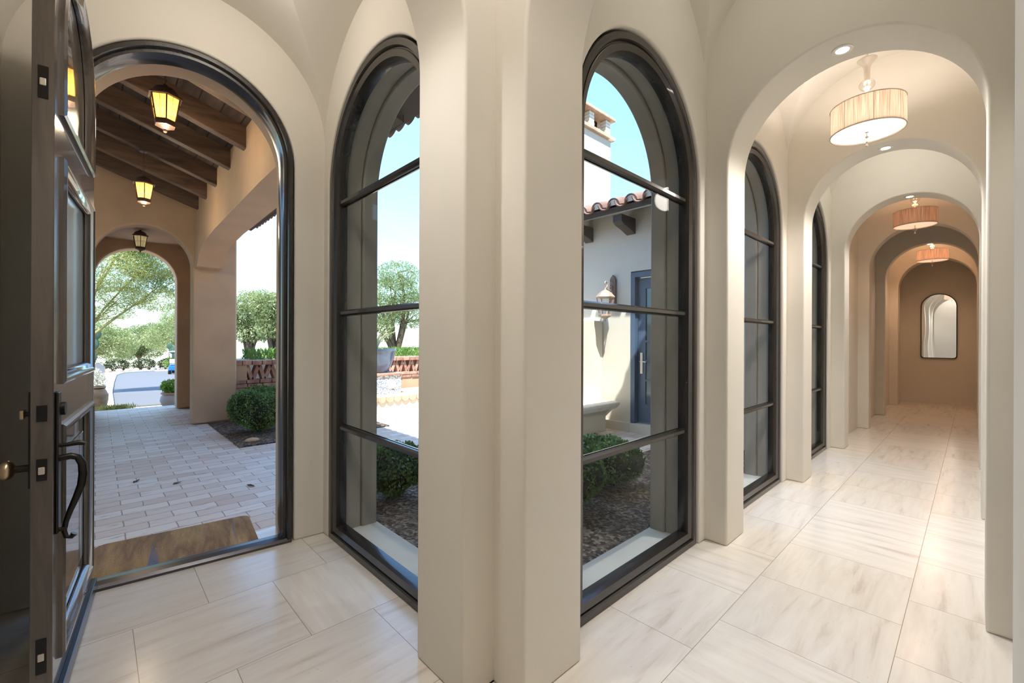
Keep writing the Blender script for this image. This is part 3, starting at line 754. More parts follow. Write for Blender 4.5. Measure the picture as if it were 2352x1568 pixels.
# ground
o = MB().box(-4, 9.5, 3.70, 12.2, -.25, -.015).box(1.59, 12, 1.69, 3.70, -.25, -.016).build('pavement', 'paver'); struct(o, 'pale travertine brick paving of the porch and courtyard', 'paving')
o = MB().prism([(1.40, 6.80), (3.6, 6.80), (3.6, 9.35), (1.80, 9.35), (1.80, 9.1), (1.40, 9.1)], lambda a, b, n: (a, b, n), -.02, .005).build('planting_bed', 'gravel')
struct(o, 'dark gravel planting bed beside the porch column', 'planting bed')
o = MB().prism([(1.59, 1.69), (8, 1.69), (8, 2.95), (2.45, 2.95), (2.45, 4.4), (1.59, 4.4)], lambda a, b, n: (a, b, n), -.02, .004).build('planting_bed', 'gravel')
struct(o, 'dark gravel planting bed under the hall windows', 'planting bed')
def slope_poly(name, pts, mat, lift, thick=.05):
    v = [(x, y, gz(y) + lift) for x, y in pts]; b = [(x, y, z - thick) for x, y, z in v]; k = len(pts)
    return MB().add(v + b, [tuple(range(k)), tuple(reversed(range(k, 2 * k)))] + [(i, k + i, k + (i + 1) % k, (i + 1) % k) for i in range(k)]).build(name, mat)
o = slope_poly('terrain', [(-90, 12.2), (120, 12.2), (140, 150), (-120, 150)], 'earth', -.03, .3); struct(o, 'pale desert ground sloping away beyond the porch', 'ground')
o = MB().box(1.83, 14, 9.70, 12.25, -.3, -.06).box(9.5, 60, -6, 12.25, -.3, -.07).build('terrain', 'earth'); struct(o, 'desert ground behind the brick topped garden wall', 'ground')
R1 = [(.306, 13.9), (.389, 19.8), (.653, 30), (1.19, 47.5), (1.9, 56)]
o = slope_poly('road', R1 + [(4.5, 60), (12, 62), (30, 60), (30, 46), (14, 44), (10, 34), (9, 13.9)], 'asphalt', .0); struct(o, 'light grey asphalt street curving away beyond the far arch', 'street')
o = slope_poly('kerb', R1 + [(1.5, 56.4), (.75, 47.5), (.25, 30), (.02, 19.8), (-.05, 13.9)], 'kerb', .08, .12); struct(o, 'pale concrete kerb and sidewalk left of the street', 'kerb')
o = slope_poly('kerb', [(1.9, 56), (4.5, 60), (12, 62), (30, 60), (30, 63), (12, 65), (4, 63), (1.4, 58)], 'kerb', .10, .12); struct(o, 'pale kerb along the far bend of the street', 'kerb')

# ---- porch
WALL1 = 9.12
fl_ = MB().prism([(-3.4, 0), (.565 - .61, 0)] + arc(.565, 2.655, .61) + [(.565 + .61, 0), (1.83, 0), (1.83, 3.52), (-.9, 4.42), (-3.4, 3.6)], fY, WALL1, WALL1 + .25)
o = fl_.build('wall_porch_far', 'porch', smooth=30, bevel=.03, seg=3); struct(o, 'tan stucco arched wall and column at the end of the porch', 'porch wall')
BO = [(3.62, 3.04), (5.0, 3.05), (7.4, 3.0), (8.1, 2.96), (8.42, 2.91), (8.66, 2.82), (8.80, 2.70), (8.84, 2.655), (9.13, 2.655)]
o = MB().prism(BO + [(9.13, 3.82), (3.62, 3.82)], fX, 1.20, 1.30).prism(BO + [(9.13, 3.66), (3.62, 3.66)], fX, 1.30, 1.57).build('wall_porch_beam', 'porch', smooth=30); struct(o, 'tan stucco beam with curved corbel on the right side of the porch', 'porch beam')
# vestibule and street arch
o = MB().prism(arch_outline(-3.4, 2.2, 4.0, [(.59, 2.615, .625)]), fY, 11.42, 11.80).build('wall_street_arch', 'porch', smooth=30, bevel=.03, seg=3); struct(o, 'brown shaded outer arch framing the street', 'porch wall')
o = MB().box(1.62, 1.83, 9.36, 11.43, 0, 3.4).build('wall_vestibule_right', 'porch'); struct(o, 'right stucco side wall between the two porch arches', 'porch wall')
o = MB().box(-1.4, -1.2, 9.36, 11.43, 0, 3.4).build('wall_vestibule_left', 'porch'); struct(o, 'left stucco side wall between the two porch arches', 'porch wall')
o = MB().box(-1.6, 1.95, 9.3, 11.9, 3.38, 3.5).build('ceiling', 'porch'); struct(o, 'stucco ceiling between the two porch arches', 'porch ceiling')
# roof deck, rafters, tiles
zd = lambda x: 3.80 - .333 * (x - 1.2)
o = MB().prism([(2.1, zd(2.1)), (-1.2, zd(-1.2)), (-6.4, zd(-1.2) - .42), (-6.4, zd(-1.2) - .35), (-1.2, zd(-1.2) + .07), (2.1, zd(2.1) + .07)], fY, 3.71, WALL1 + .3)  # unseen left slope is extended to shade the porch paving
deck = o.build('ceiling_deck', 'deck'); struct(deck, 'dark plank deck above the porch beams, extended left to block sun', 'porch ceiling')
ys = [4.03, 4.82, 5.62, 6.41, 7.25, 8.0, 8.74]
lab = ['porch beam nearest the front door, over the door head', 'second porch beam from the front door', 'porch beam just behind the nearest lantern', 'porch beam that the middle lantern hangs from',
       'porch beam just behind the middle lantern', 'last but one porch beam before the far arch', 'porch beam against the wall of the far arch']
for k, y in enumerate(ys):
    a = -.9; m = MB().prism([(a, zd(a) - .23), (1.22, zd(1.22) - .23), (1.22, zd(1.22) + .005), (a, zd(a) + .005)], fY, y - .055, y + .055)
    o = m.build('ceiling_beam', 'beam', bevel=.006); tag(o, lab[k] + ', dark stained wood', 'beam', 'dark porch ceiling beams')
for k in range(13):        # plank seams of the deck
    pass

def tile_roof(name, p0, along, out, n, length, slope, label, r=.085, pitch=.19, fascia=True):
    """barrel tile roof: p0 eave start, along = eave direction, out = horizontal uphill direction"""
    al = Vector(along).normalized(); up = (Vector(out).normalized() + Vector((0, 0, slope))).normalized(); nn = al.cross(up)
    if nn.z < 0: nn = -nn
    e = empty(name, p0); cov = MB(); pan = MB(); mor = MB(); K = 8
    for i in range(n):
        c = al * (pitch * i)
        for mb, sgn, off, rr_ in ((cov, 1, 0, r), (pan, -1, pitch / 2, r * .92)):
            vs = []
            for t, sc in ((0, 1), (length, .96)):
                for rad in (rr_, rr_ - .014):
                    for k in range(K + 1):
                        a = PI * k / K
                        vs.append(c + al * (off + rad * sc * math.cos(a)) + nn * (sgn * rad * sc * math.sin(a) + (.02 if sgn > 0 else .075)) + up * (t - (.05 if sgn < 0 else .0)))
            q = K + 1; fs = []
            for k in range(K):
                fs += [(k, k + 1, 2 * q + k + 1, 2 * q + k), (q + k, 3 * q + k, 3 * q + k + 1, q + k + 1), (k, q + k, q + k + 1, k + 1), (2 * q + k, 2 * q + k + 1, 3 * q + k + 1, 3 * q + k)]
            fs += [(0, 2 * q, 3 * q, q), (K, q + K, 3 * q + K, 2 * q + K)]
            mb.add(vs, fs)
        mor.add([c + al * (r * .8 * math.cos(PI * k / 8)) + nn * (r * .8 * math.sin(PI * k / 8) + .02) + up * .012 for k in range(9)], [tuple(range(9))])
    cov.build('cover_tiles', 'tile', e, smooth=50); pan.build('pan_tiles', 'tile', e, smooth=50); mor.build('tile_ends', 'mortar', e)
    if fascia:
        w = pitch * n; m = MB(); 
        P_ = lambda a, b, c: al * a + up * b + nn * c
        vs = [P_(a, b, c) for a in (-.1, w) for b in (.02, length) for c in (-.075, -.01)]
        m.add(vs, [(0, 1, 3, 2), (4, 6, 7, 5), (0, 4, 5, 1), (2, 3, 7, 6), (0, 2, 6, 4), (1, 5, 7, 3)]); m.build('roof_boards', 'corbel', e)
    return struct(e, label, 'tile roof')
tile_roof('roof', (2.22, 1.9, 3.62), (0, 1, 0), (-1, 0, 0), 41, 2.9, .333, 'clay tile roof edge over the porch and left hall')
tile_roof('roof', (1.7, 2.3, 4.32), (1, 0, 0), (0, -1, 0), 70, 3.3, .30, 'clay tile roof edge over the right hall')
o = MB().box(-1, XEND + .6, -1.2, 1.69, 4.2, 4.35).box(-7, 1.6, 1.69, 3.72, 4.2, 4.3).box(-7, -.9, -3, 1.69, 4.2, 4.3).build('roof_slab', 'grey_stucco'); struct(o, 'hidden roof slab above the halls, extended left to block sun from the porch', 'roof')  # reaches far left, unseen, to keep sun off the porch floor

# ---- hanging porch lanterns
def lantern(x, y, z, lab, lit, watts, chain, size=1.):
    """z is the finial tip"""
    e = empty('hanging_lantern', (x, y, z)); n = 6; S = size
    def hexa(mb, prof, rot=PI / 6): return mb.lathe([(r * S, h * S) for r, h in prof], n=n, rot=rot)
    hexa(MB(), [(.062, .05), (.088, .062), (.092, .085), (.092, .10), (.085, .105)]).lathe([(.012 * S, -.0), (.018 * S, .012 * S), (.006 * S, .022 * S), (.03 * S, .035 * S), (.062 * S, .052 * S)], n=16).build('base_cup', 'lanternmetal', e, smooth=30)
    fr = MB(); r0_, r1_, z0_, z1_ = .088 * S, .128 * S, .105 * S, .345 * S
    for k in range(n):
        a = 2 * PI * k / n + PI / 6; c_, s_ = math.cos(a), math.sin(a)
        fr.tube([(r0_ * c_, r0_ * s_, z0_), (r1_ * c_, r1_ * s_, z1_)], .0065 * S, 6)
        b = 2 * PI * (k + 1) / n + PI / 6
        for rr_, zz in ((r0_, z0_ + .004), (r1_, z1_ - .004)):
            fr.tube([(rr_ * c_, rr_ * s_, zz), (rr_ * math.cos(b), rr_ * math.sin(b), zz)], .006 * S, 6)
    fr.build('frame', 'lanternmetal', e)
    for k in range(n):
        a = 2 * PI * k / n + PI / 6; b = 2 * PI * (k + 1) / n + PI / 6; q = .965
        A = Vector((r0_ * math.cos(a) * q, r0_ * math.sin(a) * q, z0_)); B = Vector((r0_ * math.cos(b) * q, r0_ * math.sin(b) * q, z0_))
        Cc = Vector((r1_ * math.cos(b) * q, r1_ * math.sin(b) * q, z1_)); D = Vector((r1_ * math.cos(a) * q, r1_ * math.sin(a) * q, z1_))
        g = MB().add([A, B, Cc, D] + [p * 1. - Vector((p.x, p.y, 0)) * .02 for p in (A, B, Cc, D)], [(0, 1, 2, 3), (7, 6, 5, 4), (0, 4, 5, 1), (1, 5, 6, 2), (2, 6, 7, 3), (3, 7, 4, 0)]).build('glass_pane', 'amber' if lit else 'amberdim', e)
        m0, m1 = (A + B) / 2, (Cc + D) / 2; le, ri = (A * .5 + D * .5), (B * .5 + Cc * .5); ce_ = (le + ri) / 2; o_ = Vector((ce_.x, ce_.y, 0)).normalized() * .003
        lc = MB().tube([m0 + o_, ce_ - (ce_ - m0).normalized() * .014 + o_], .0016 * S, 5).tube([m1 + o_, ce_ - (ce_ - m1).normalized() * .014 + o_], .0016 * S, 5)
        lc.tube([le + o_, ce_ + (le - ce_).normalized() * .014 + o_], .0016 * S, 5).tube([ri + o_, ce_ + (ri - ce_).normalized() * .014 + o_], .0016 * S, 5)
        ux = (ri - le).normalized(); uz = (m1 - m0).normalized()
        lc.tube([ce_ + o_ + (ux * math.cos(2 * PI * j / 12) + uz * math.sin(2 * PI * j / 12)) * .014 * S for j in range(13)], .0016 * S, 5, False)
        lc.build('lead_came', 'lead', g)
    cap = hexa(MB(), [(.120, .335), (.150, .338), (.152, .352), (.135, .362), (.105, .372)]).lathe([(.108 * S, .368 * S), (.104 * S, .395 * S), (.085 * S, .425 * S), (.05 * S, .445 * S), (.022 * S, .452 * S), (.016 * S, .475 * S), (.004 * S, .48 * S)], n=24)
    cap.build('roof_cap', 'lanternmetal', e, smooth=35)
    if chain:
        ch = MB(); zz = .47 * S; k = 0
        while zz < chain:
            a = 0 if k % 2 else PI / 2
            ch.tube([(.010 * math.cos(t) * math.cos(a), .010 * math.cos(t) * math.sin(a), zz + .018 + .018 * math.sin(t)) for t in [2 * PI * j / 12 for j in range(13)]], .0028, 5, False)
            zz += .028; k += 1
        ch.build('chain', 'lanternmetal', e)
        MB().lathe([(.05, 0), (.05, .012), (.02, .03)], (0, 0, chain - .01), 20).build('ceiling_rose', 'lanternmetal', e)
    if lit: light('lantern_fill', 'POINT', 9, (1., .80, .55), e, (0, 0, -.10), size=.08)  # extra light outside the fixture, added to brighten the porch
    if lit: light('lantern_bulb', 'POINT', watts, (1., .84, .58), e, (0, 0, .2 * S), size=.04)
    return tag(e, lab, 'lantern', 'hanging lanterns of the porch')
lantern(.45, 5.09, 3.335, 'nearest and largest porch lantern with lit amber panes', True, 3, zd(.45) - 3.335, .92)
lantern(.432, 7.25, 3.13, 'middle porch lantern, glowing yellow below the far beams', True, 3, zd(.432) - .23 - 3.13, .82)
lantern(.56, 10.20, 2.985, 'unlit dark lantern under the outer arch by the street', False, 0, .46, .84)

# ---- doormat and leaves on the paving
e = MB()
ms = Vector((.41, 3.955, 0)); ma = math.radians(-6)
pts = []
for cx, cy, a0 in ((.40, .25, 0), (-.40, .25, 90), (-.40, -.25, 180), (.40, -.25, 270)):
    for k in range(7):
        t = math.radians(a0 + 15 * k); pts.append((cx + .06 * math.cos(t), cy + .06 * math.sin(t)))
o = MB().prism(pts, lambda a, b, n: (a, b, n), 0, .018).build('doormat', 'mat', bevel=.004); o.location = (.425, 3.86, -.014); o.rotation_euler = (0, 0, ma)
tag(o, 'brown coir doormat with blue grey stripes outside the threshold', 'doormat')
for k, (x, y, rz, lab) in enumerate([(.60, 5.55, .5, 'single dry brown leaf on the porch paving, nearer the middle'), (1.12, 4.95, 2.1, 'small dry leaf on the paving near the right door jamb'), (.30, 5.9, 1.0, 'tiny dry leaf on the paving, farther left')]):
    vs = [(-.05, 0, .004), (-.02, .018, .012), (.02, .016, .006), (.055, 0, .012), (.02, -.017, .014), (-.02, -.018, .004), (0, 0, .002)]
    o = MB().add(vs, [(0, 1, 6), (1, 2, 6), (2, 3, 6), (3, 4, 6), (4, 5, 6), (5, 0, 6)]).build('dry_leaf', 'leaf'); o.location = (x, y, -.013); o.rotation_euler = (0, 0, rz)
    tag(o, lab, 'leaf', 'fallen leaves on the paving')

# ---- shrubs in the beds
boxwood((1.87, 7.75, 0), (.48, .46, .66), 14400, 'nearest boxwood shrub beside the porch column')
boxwood((2.22, 8.75, 0), (.46, .40, .62), 9600, 'boxwood shrub behind the nearest one, below the brick wall')
boxwood((2.88, 2.42, 0), (.42, .36, .50), 14400, 'boxwood shrub outside the right window, nearer the pier')
boxwood((3.72, 2.50, 0), (.46, .36, .50), 14400, 'boxwood shrub outside the right window, against its right jamb')
boxwood((1.98, 3.68, 0), (.28, .32, .52), 9600, 'small boxwood shrub outside the left window')
boxwood((2.20, 3.08, 0), (.22, .2, .34), 3000, 'low boxwood sprig beside the pier in the left window')
o = MB().ball((0, 0, 0), .07, 12, 8, .5).build('rock', 'pinkstone', smooth=60); o.location = (1.60, 7.02, .025); o.scale = (1.3, .8, 1); tag(o, 'small tan stone in the bed below the porch shrub', 'stone')

# ---- brick topped garden wall
GW = 9.42; holes = [(2.06, 3.62), (4.95, 6.55)]
e = empty('garden_wall', (1.83, GW, 0))
xs = [0, holes[0][0] - 1.83, holes[0][1] - 1.83, holes[1][0] - 1.83, holes[1][1] - 1.83, 6.6]
m = MB().box(0, 6.6, 0, .26, -.05, .54)
for a, b in ((xs[0], xs[1]), (xs[2], xs[3]), (xs[4], xs[5])): m.box(a, b, .01, .25, .68, .96)
m.build('stucco_wall', 'porch', e)
def bricks(z0, z1, name, L=.21):
    mb = MB(); x = -.01
    while x < 6.6:
        w = L * rng.uniform(.9, 1.1); mb.box(x, min(x + w - .012, 6.6), -.03 + rng.uniform(0, .012), .28, z0, z1 - rng.uniform(0, .008)); x += w
    return mb.build(name, 'brick', e, bevel=.008)
bricks(.54, .61, 'brick_course', .24); bricks(.615, .685, 'brick_course', .22); bricks(.96, 1.05, 'brick_coping', .16)
for a, b in holes:
    x = a - 1.83 + .05; k = 0
    while x < b - 1.83 - .05:
        t = .30 if k % 2 else -.30
        mt = Matrix.Translation((x, .13, .82)) @ Matrix.Rotation(t, 4, 'Y')
        MB().box(-.034, .034, -.10, .10, -.145, .145, mt).build('lattice_brick', 'brick', e, bevel=.006); x += .105; k += 1
tag(e, 'low garden wall with zigzag brick openings beyond the porch', 'garden wall')
# raised lawn strip behind the wall
pts = np.stack([npr.uniform(2.4, 9.5, 9000), npr.uniform(10.6, 11.6, 9000), npr.uniform(.96, 1.22, 9000)], 1)
o = leaves('grass', pts, .14, .02, 'grass', None, 2.2); tag(o, 'strip of bright green grass above the garden wall', 'grass', kind='stuff')
o = MB().box(2.2, 9.6, 10.4, 11.8, -.1, 1.0).build('planter_bank', 'cream'); struct(o, 'raised planter that carries the grass strip', 'planter')

# ---- courtyard fountain, pot and agave
e = empty('fountain', (4.28, 8.35, 0))
m = MB().box(-1.25, 1.35, -.28, .9, -.02, .24); m.build('basin_wall', 'cream', e, bevel=.02)
m = MB(); x = -1.30
while x < 1.4:
    m.prism([(x, .24), (x + .02, .22), (x + .06, .19), (x + .11, .19), (x + .15, .22), (x + .165, .24), (x + .165, .315), (x, .315)], fY, -.32, -.02); x += .172
m.box(-1.30, 1.40, -.03, .94, .235, .31)
m.build('brick_rim', 'pinkstone', e, bevel=.008)
m = MB().box(-1.0, .46, .1, .88, .3, .70); m.build('tiled_pedestal', 'mosaic', e)
MB().box(-1.04, .50, .06, .92, .70, .745).build('pedestal_cap', 'brick', e, bevel=.01)
MB().box(.16, .34, .085, .105, .42, .60).build('spout_plate', 'sill', e, bevel=.004)
tag(e, 'courtyard fountain with blue and white mosaic pedestal', 'fountain')
e = empty('potted_agave', (4.37, 8.84, .745))
MB().lathe([(.22, 0), (.30, .12), (.36, .28), (.40, .44), (.415, .47), (.43, .475), (.43, .51), (.40, .51), (.39, .46), (.01, .45)], n=40).build('pot', 'bluepot', e, smooth=45)
ag = MB()
for k in range(17):
    a = k * 2.39; t = .35 + .5 * (k / 17); L = rng.uniform(.42, .6); d = Vector((math.cos(a), math.sin(a), 0)); sd = Vector((-math.sin(a), math.cos(a), 0)); vs = []
    for i in range(6):
        u = i / 5; p = d * (L * u * math.cos(1.38 - t * u * .9) * .9) + Vector((0, 0, .46 + L * u * math.sin(1.35 - t * .7 * u))); w = .035 * (1 - u) ** .7 * (1 if u > .05 else .8)
        vs += [p + sd * w, p - sd * w, p + Vector((0, 0, -.012))]
    fs = []
    for i in range(5):
        b = i * 3; fs += [(b, b + 3, b + 5, b + 2), (b + 1, b + 2, b + 5, b + 4), (b, b + 1, b + 4, b + 3)]
    ag.add(vs, fs)
ag.build('agave', 'agave', e)
tag(e, 'blue glazed pot with pale agave on the fountain pedestal', 'potted plant')
boxwood((5.95, 8.95, 0), (.24, .24, .48), 1500, 'light green shrub right of the fountain pedestal', None, 4)

# ---- house across the courtyard
XW2 = 6.24
o = MB().prism([(1.70, -.05), (2.80, -.05), (2.80, 2.56), (3.80, 2.56), (3.80, -.05), (7.2, -.05), (7.2, 3.55), (1.70, 3.55)], fX, XW2, XW2 + .3).box(XW2 + .12, XW2 + .3, 2.8, 3.80, -.05, .14).build('wall_far_house', 'cream'); struct(o, 'cream stucco wall across the courtyard with lantern and door', 'facade')
o = MB().box(XW2 - .03, XW2 + .01, 3.80, 4.30, -.02, .13).box(XW2 - .03, XW2 + .14, 2.8, 3.80, -.02, .13).build('baseboard_far_house', 'cream', bevel=.01); struct(o, 'low stucco plinth under the blue door across the courtyard', 'plinth')
tile_roof('roof', (5.74, 2.6, 3.50), (0, 1, 0), (1, 0, 0), 17, 2.8, .30, 'curved clay tile roof edge across the courtyard', .11, .30)
for k, (y, lab) in enumerate([(3.80, 'dark wooden eave bracket nearer the blue door'), (4.62, 'dark wooden eave bracket nearer the corner pier'), (5.45, 'dark wooden eave bracket farthest along the facade')]):
    o = MB().prism([(.01, 3.40), (-.40, 3.40), (-.40, 3.29), (-.33, 3.25), (-.20, 3.22), (-.02, 3.16), (.01, 3.15)], lambda a, z, n: (XW2 + a, n, z), y - .08, y + .08).build('eave_bracket', 'corbel', bevel=.006); tag(o, lab, 'bracket', 'eave brackets across the courtyard')
# blue door
e = empty('door_2', (XW2 + .1, 3.30, .14)); H_ = 2.40
fd = lambda y, z, n: (n, y, z)
MB().prism([(-.50, 0), (-.50, H_), (.50, H_), (.50, 0), (.42, 0), (.42, H_ - .08), (-.42, H_ - .08), (-.42, 0)], fd, -.11, .05).build('door_frame', 'bluedoor', e, bevel=.006)
holes_prism(rect(-.415, .415, .01, H_ - .09), [rect(-.28, .28, .30, H_ - .26)], fd, -.02, .03).build('door_slab', 'bluedoor', e, bevel=.004)
MB().prism(rect(-.28, .28, .30, H_ - .26), fd, .0, .01).build('glass_panel', 'paneglass', e)
for z in (.68, .99, 1.30): MB().prism(rect(-.28, .28, z - .014, z + .014), fd, -.025, .0).build('glazing_bar', 'bluedoor', e)
h = MB().prism(rect(.325, .375, .78, 1.12), fd, -.032, -.02).build('handle_plate', 'steel', e, bevel=.008)
MB().tube([(-.03, .35, .98), (-.075, .35, .98), (-.08, .33, .98), (-.08, .24, .975)], .009, 8).build('lever', 'steel', h)
struct(e, 'slate blue glazed door in the wall across the courtyard', 'door')
# wall lantern across the courtyard
e = empty('wall_lantern', (XW2, 4.12, 2.04))
MB().prism([(-.055, 0), (-.055, .42), (-.035, .46), (-.02, .47), (0, .50), (.02, .47), (.035, .46), (.055, .42), (.055, 0), (.03, -.03), (-.03, -.03)], fd, -.045, 0).build('backplate', 'sconceback', e, bevel=.008)
sc_ = MB(); 
sp = lambda c, r, a0, a1, n=14: [(c[0] + r * (1 - .55 * i / n) * math.cos(a0 + (a1 - a0) * i / n), 0, c[1] + r * (1 - .55 * i / n) * math.sin(a0 + (a1 - a0) * i / n)) for i in range(n + 1)]
sc_.tube([(-.03, 0, .30), (-.10, 0, .235), (-.17, 0, .235), (-.23, 0, .27), (-.25, 0, .25)], .011, 8).tube(sp((-.235, .33), .055, -PI / 2, 2.2 * PI - PI), .011, 8).tube(sp((-.075, .345), .05, -PI / 2 - .4, PI * 1.2), .010, 8).tube(sp((-.065, .16), .05, PI / 2, -PI * 1.1), .010, 8)
sc_.build('scroll_arm', 'sconce', e, smooth=60)
lt = MB().lathe([(.10, .15), (.155, .155), (.158, .168), (.10, .235), (.05, .27), (.02, .285), (.016, .31), (.004, .315)], (-.25, 0, -.05), 6).lathe([(.095, -.15), (.105, -.145), (.105, -.12), (.09, -.115)], (-.25, 0, -.05), 6).lathe([(.002, -.235), (.014, -.22), (.006, -.205), (.03, -.185), (.095, -.148)], (-.25, 0, -.05), 12)
for k in range(6):
    a = 2 * PI * k / 6; lt.tube([(-.25 + .092 * math.cos(a), .092 * math.sin(a), -.17), (-.25 + .135 * math.cos(a), .135 * math.sin(a), .10)], .008, 6)
lt.build('lantern_cage', 'sconce', e, smooth=30)
MB().lathe([(.085, -.12), (.125, .15)], (-.25, 0, -.05), 6, cap=False).build('lantern_glass', 'glass', e)
tag(e, 'pale bronze wall lantern on the cream facade', 'wall lantern')
# stone bench and low wall
o = MB().box(4.5, XW2, 4.33, 4.78, -.02, 1.78).build('low_wall', 'cream', bevel=.015); struct(o, 'low cream wall that backs the stone bench', 'wall')
e = empty('stone_bench', (5.3, 4.328, 0))
MB().prism([(0, .40), (0, .47), (-.40, .47), (-.42, .46), (-.42, .42), (-.40, .41), (-.38, .38), (-.34, .35), (-.30, .34), (0, .34)], lambda y, z, n: (n, y, z), -.75, .80).build('bench_seat', 'bench', e, bevel=.006)
MB().box(-.75, .70, -.22, .0, -.02, .35).build('bench_base', 'cream', e)
MB().prism([(0, .34), (-.30, .34), (-.22, .26), (-.14, .18), (-.10, .17), (0, .17)], lambda y, z, n: (n, y, z), .68, .78).build('bench_corbel', 'bench', e)
tag(e, 'cream stone bench in the corner across the courtyard', 'bench')
# chimney
e = empty('chimney', (7.55, 6.1, 3.6))
MB().box(-.75, .78, -.5, .5, .0, 2.35).build('shaft', 'cream', e)
MB().box(-.82, .85, -.57, .57, 2.30, 2.38).build('lower_cap', 'pinkstone', e, bevel=.01)
m = MB()
for x in (-.72, .0, .60):
    for y in (-.5, .34):
        for k in range(5): m.box(x, x + .16 + rng.uniform(0, .015), y, y + .16, 2.38 + .07 * k, 2.38 + .07 * k + .062)
m.build('brick_posts', 'bench', e, bevel=.004)
MB().box(-.5, .55, -.3, .3, 2.38, 2.72).build('flue', 'darkmetal', e)
MB().box(-.82, .86, -.58, .58, 2.73, 2.80).build('top_cap', 'pinkstone', e, bevel=.012)
struct(e, 'cream chimney with brick cap above the far roof', 'chimney')

# ---- street side things
e = empty('urn', (.03, 13.05, gz(13.05)))
MB().lathe([(.10, 0), (.13, .06), (.165, .25), (.17, .36), (.13, .46), (.10, .50), (.13, .53), (.12, .56), (.09, .555), (.08, .48), (.01, .47)], n=28).build('body', 'urn', e, smooth=45)
MB().lathe([(.112, .50), (.118, .515), (.112, .53)], n=24, cap=False).build('neck_band', 'darkmetal', e)
tag(e, 'weathered tan urn left of the street, partly behind the open door', 'urn')
e = empty('flower_pot', (1.27, 12.75, gz(12.75)))
MB().lathe([(.13, -.02), (.19, .06), (.225, .16), (.21, .25), (.17, .30), (.165, .31)], n=32).build('body', 'greypot', e, smooth=45)
MB().lathe([(.165, .30), (.205, .305), (.21, .335), (.19, .345), (.15, .33), (.01, .31)], n=32).build('rim', 'terracotta', e, smooth=45)
leaves('foliage', blob((0, 0, .48), (.2, .2, .16), 260), .12, .06, 'plantleaf', e, .6)
leaves('flowers', blob((0, 0, .60), (.1, .1, .04), 22), .05, .05, 'flower', e)
tag(e, 'round grey pot with terracotta rim and green plant by the street', 'potted plant')
P_ = np.stack([npr.normal(.30, .13, 700), npr.normal(12.72, .05, 700), npr.uniform(-.1, .0, 700)], 1)
o = leaves('grass_tuft', P_, .11, .014, 'yellowgrass', None, 2.5); tag(o, 'small yellow green grass tuft at the edge of the paving', 'grass', kind='stuff')
e = empty('street_sign', (.02, 28.2, gz(28.2)))
MB().tube([(0, 0, 0), (0, 0, .9)], .03, 8).build('post', 'signback', e)
MB().prism([(.30 * math.cos(PI / 8 + PI / 4 * k), .74 + .30 * math.sin(PI / 8 + PI / 4 * k)) for k in range(8)], lambda a, z, n: (a, n, z), -.04, -.03).build('plate', 'signback', e)
tag(e, 'blank grey octagonal back of a street sign', 'street sign')
def prickly(base, pads, lab):
    e = empty('prickly_pear', base)
    for (x, y, z, r, t) in pads:
        o = MB().ball((0, 0, 0), r, 18, 12, 1.25).build('cactus_pad', 'cactus', e, smooth=60); o.location = (x, y, z); o.scale = (1, .22, 1); o.rotation_euler = (0, t, .3 * t)
    MB().tube([(pads[0][0], 0, 0), (pads[0][0], 0, pads[0][2])], .05, 8).build('stem', 'cactus', e, smooth=60)
    return tag(e, lab, 'cactus', 'prickly pears along the street')
prickly((-.24, 22.2, gz(22.2)), [(0, 0, 1.3, .26, 0), (.12, .02, 1.75, .2, .3), (-.2, 0, 1.7, .2, -.4), (.2, .03, 2.1, .17, .25), (-.1, .03, 2.15, .17, -.2)], 'tall prickly pear peeking out past the edge of the open door')
prickly((5.75, 52., gz(52.)), [(-.2, 0, 1.5, .40, -.2), (-.5, 0, 2.05, .32, -.5), (.1, 0, 2.1, .34, .2), (-.1, 0, 2.6, .28, .1), (.35, 0, 2.65, .3, .4), (-.75, .02, 2.45, .24, -.3)], 'prickly pear standing above the blue cart')
# golf cart
e = empty('golf_cart', (5.0, 45.5, gz(45.5)), -.25)
b = MB().prism([(-1.1, .32), (-1.1, .72), (-.35, .78), (-.30, .42), (.45, .40), (.62, .80), (.85, .86), (1.12, .62), (1.15, .32)], lambda x, z, n: (n, x, z), -.55, .55).build('body', 'cartblue', e, bevel=.05)
MB().box(-.5, .5, -.95, -.35, .78, .90).box(-.5, .5, -1.0, -.86, .9, 1.25).build('seat', 'cartwhite', e, bevel=.03)
MB().box(-.58, .58, -1.1, .75, 1.82, 1.88).build('canopy', 'cartwhite', e, bevel=.03)
for x in (-.52, .52):
    MB().tube([(x, -1.0, .75), (x, -.95, 1.84)], .022, 6).build('canopy_post', 'black', e); MB().tube([(x, .80, .82), (x, .62, 1.84)], .022, 6).build('canopy_post', 'black', e)
MB().tube([(.2, .5, .75), (.2, .32, 1.0)], .02, 6).tube([(.2 + .16 * math.cos(t), .30 + .05 * math.sin(t), 1.0 + .14 * math.sin(t)) for t in [2 * PI * k / 14 for k in range(15)]], .014, 6, False).build('steering_wheel', 'black', e)
for x in (-.5, .5):
    for y in (-.75, .78):
        w = MB().tube([(x - .09, y, .24), (x + .09, y, .24)], .24, 18).build('wheel', 'rubber', e, smooth=40)
        MB().tube([(x - .1, y, .24), (x + .1, y, .24)], .12, 12).build('hub', 'cartwhite', w)
tag(e, 'bright blue golf cart parked at the right side of the street', 'golf cart')
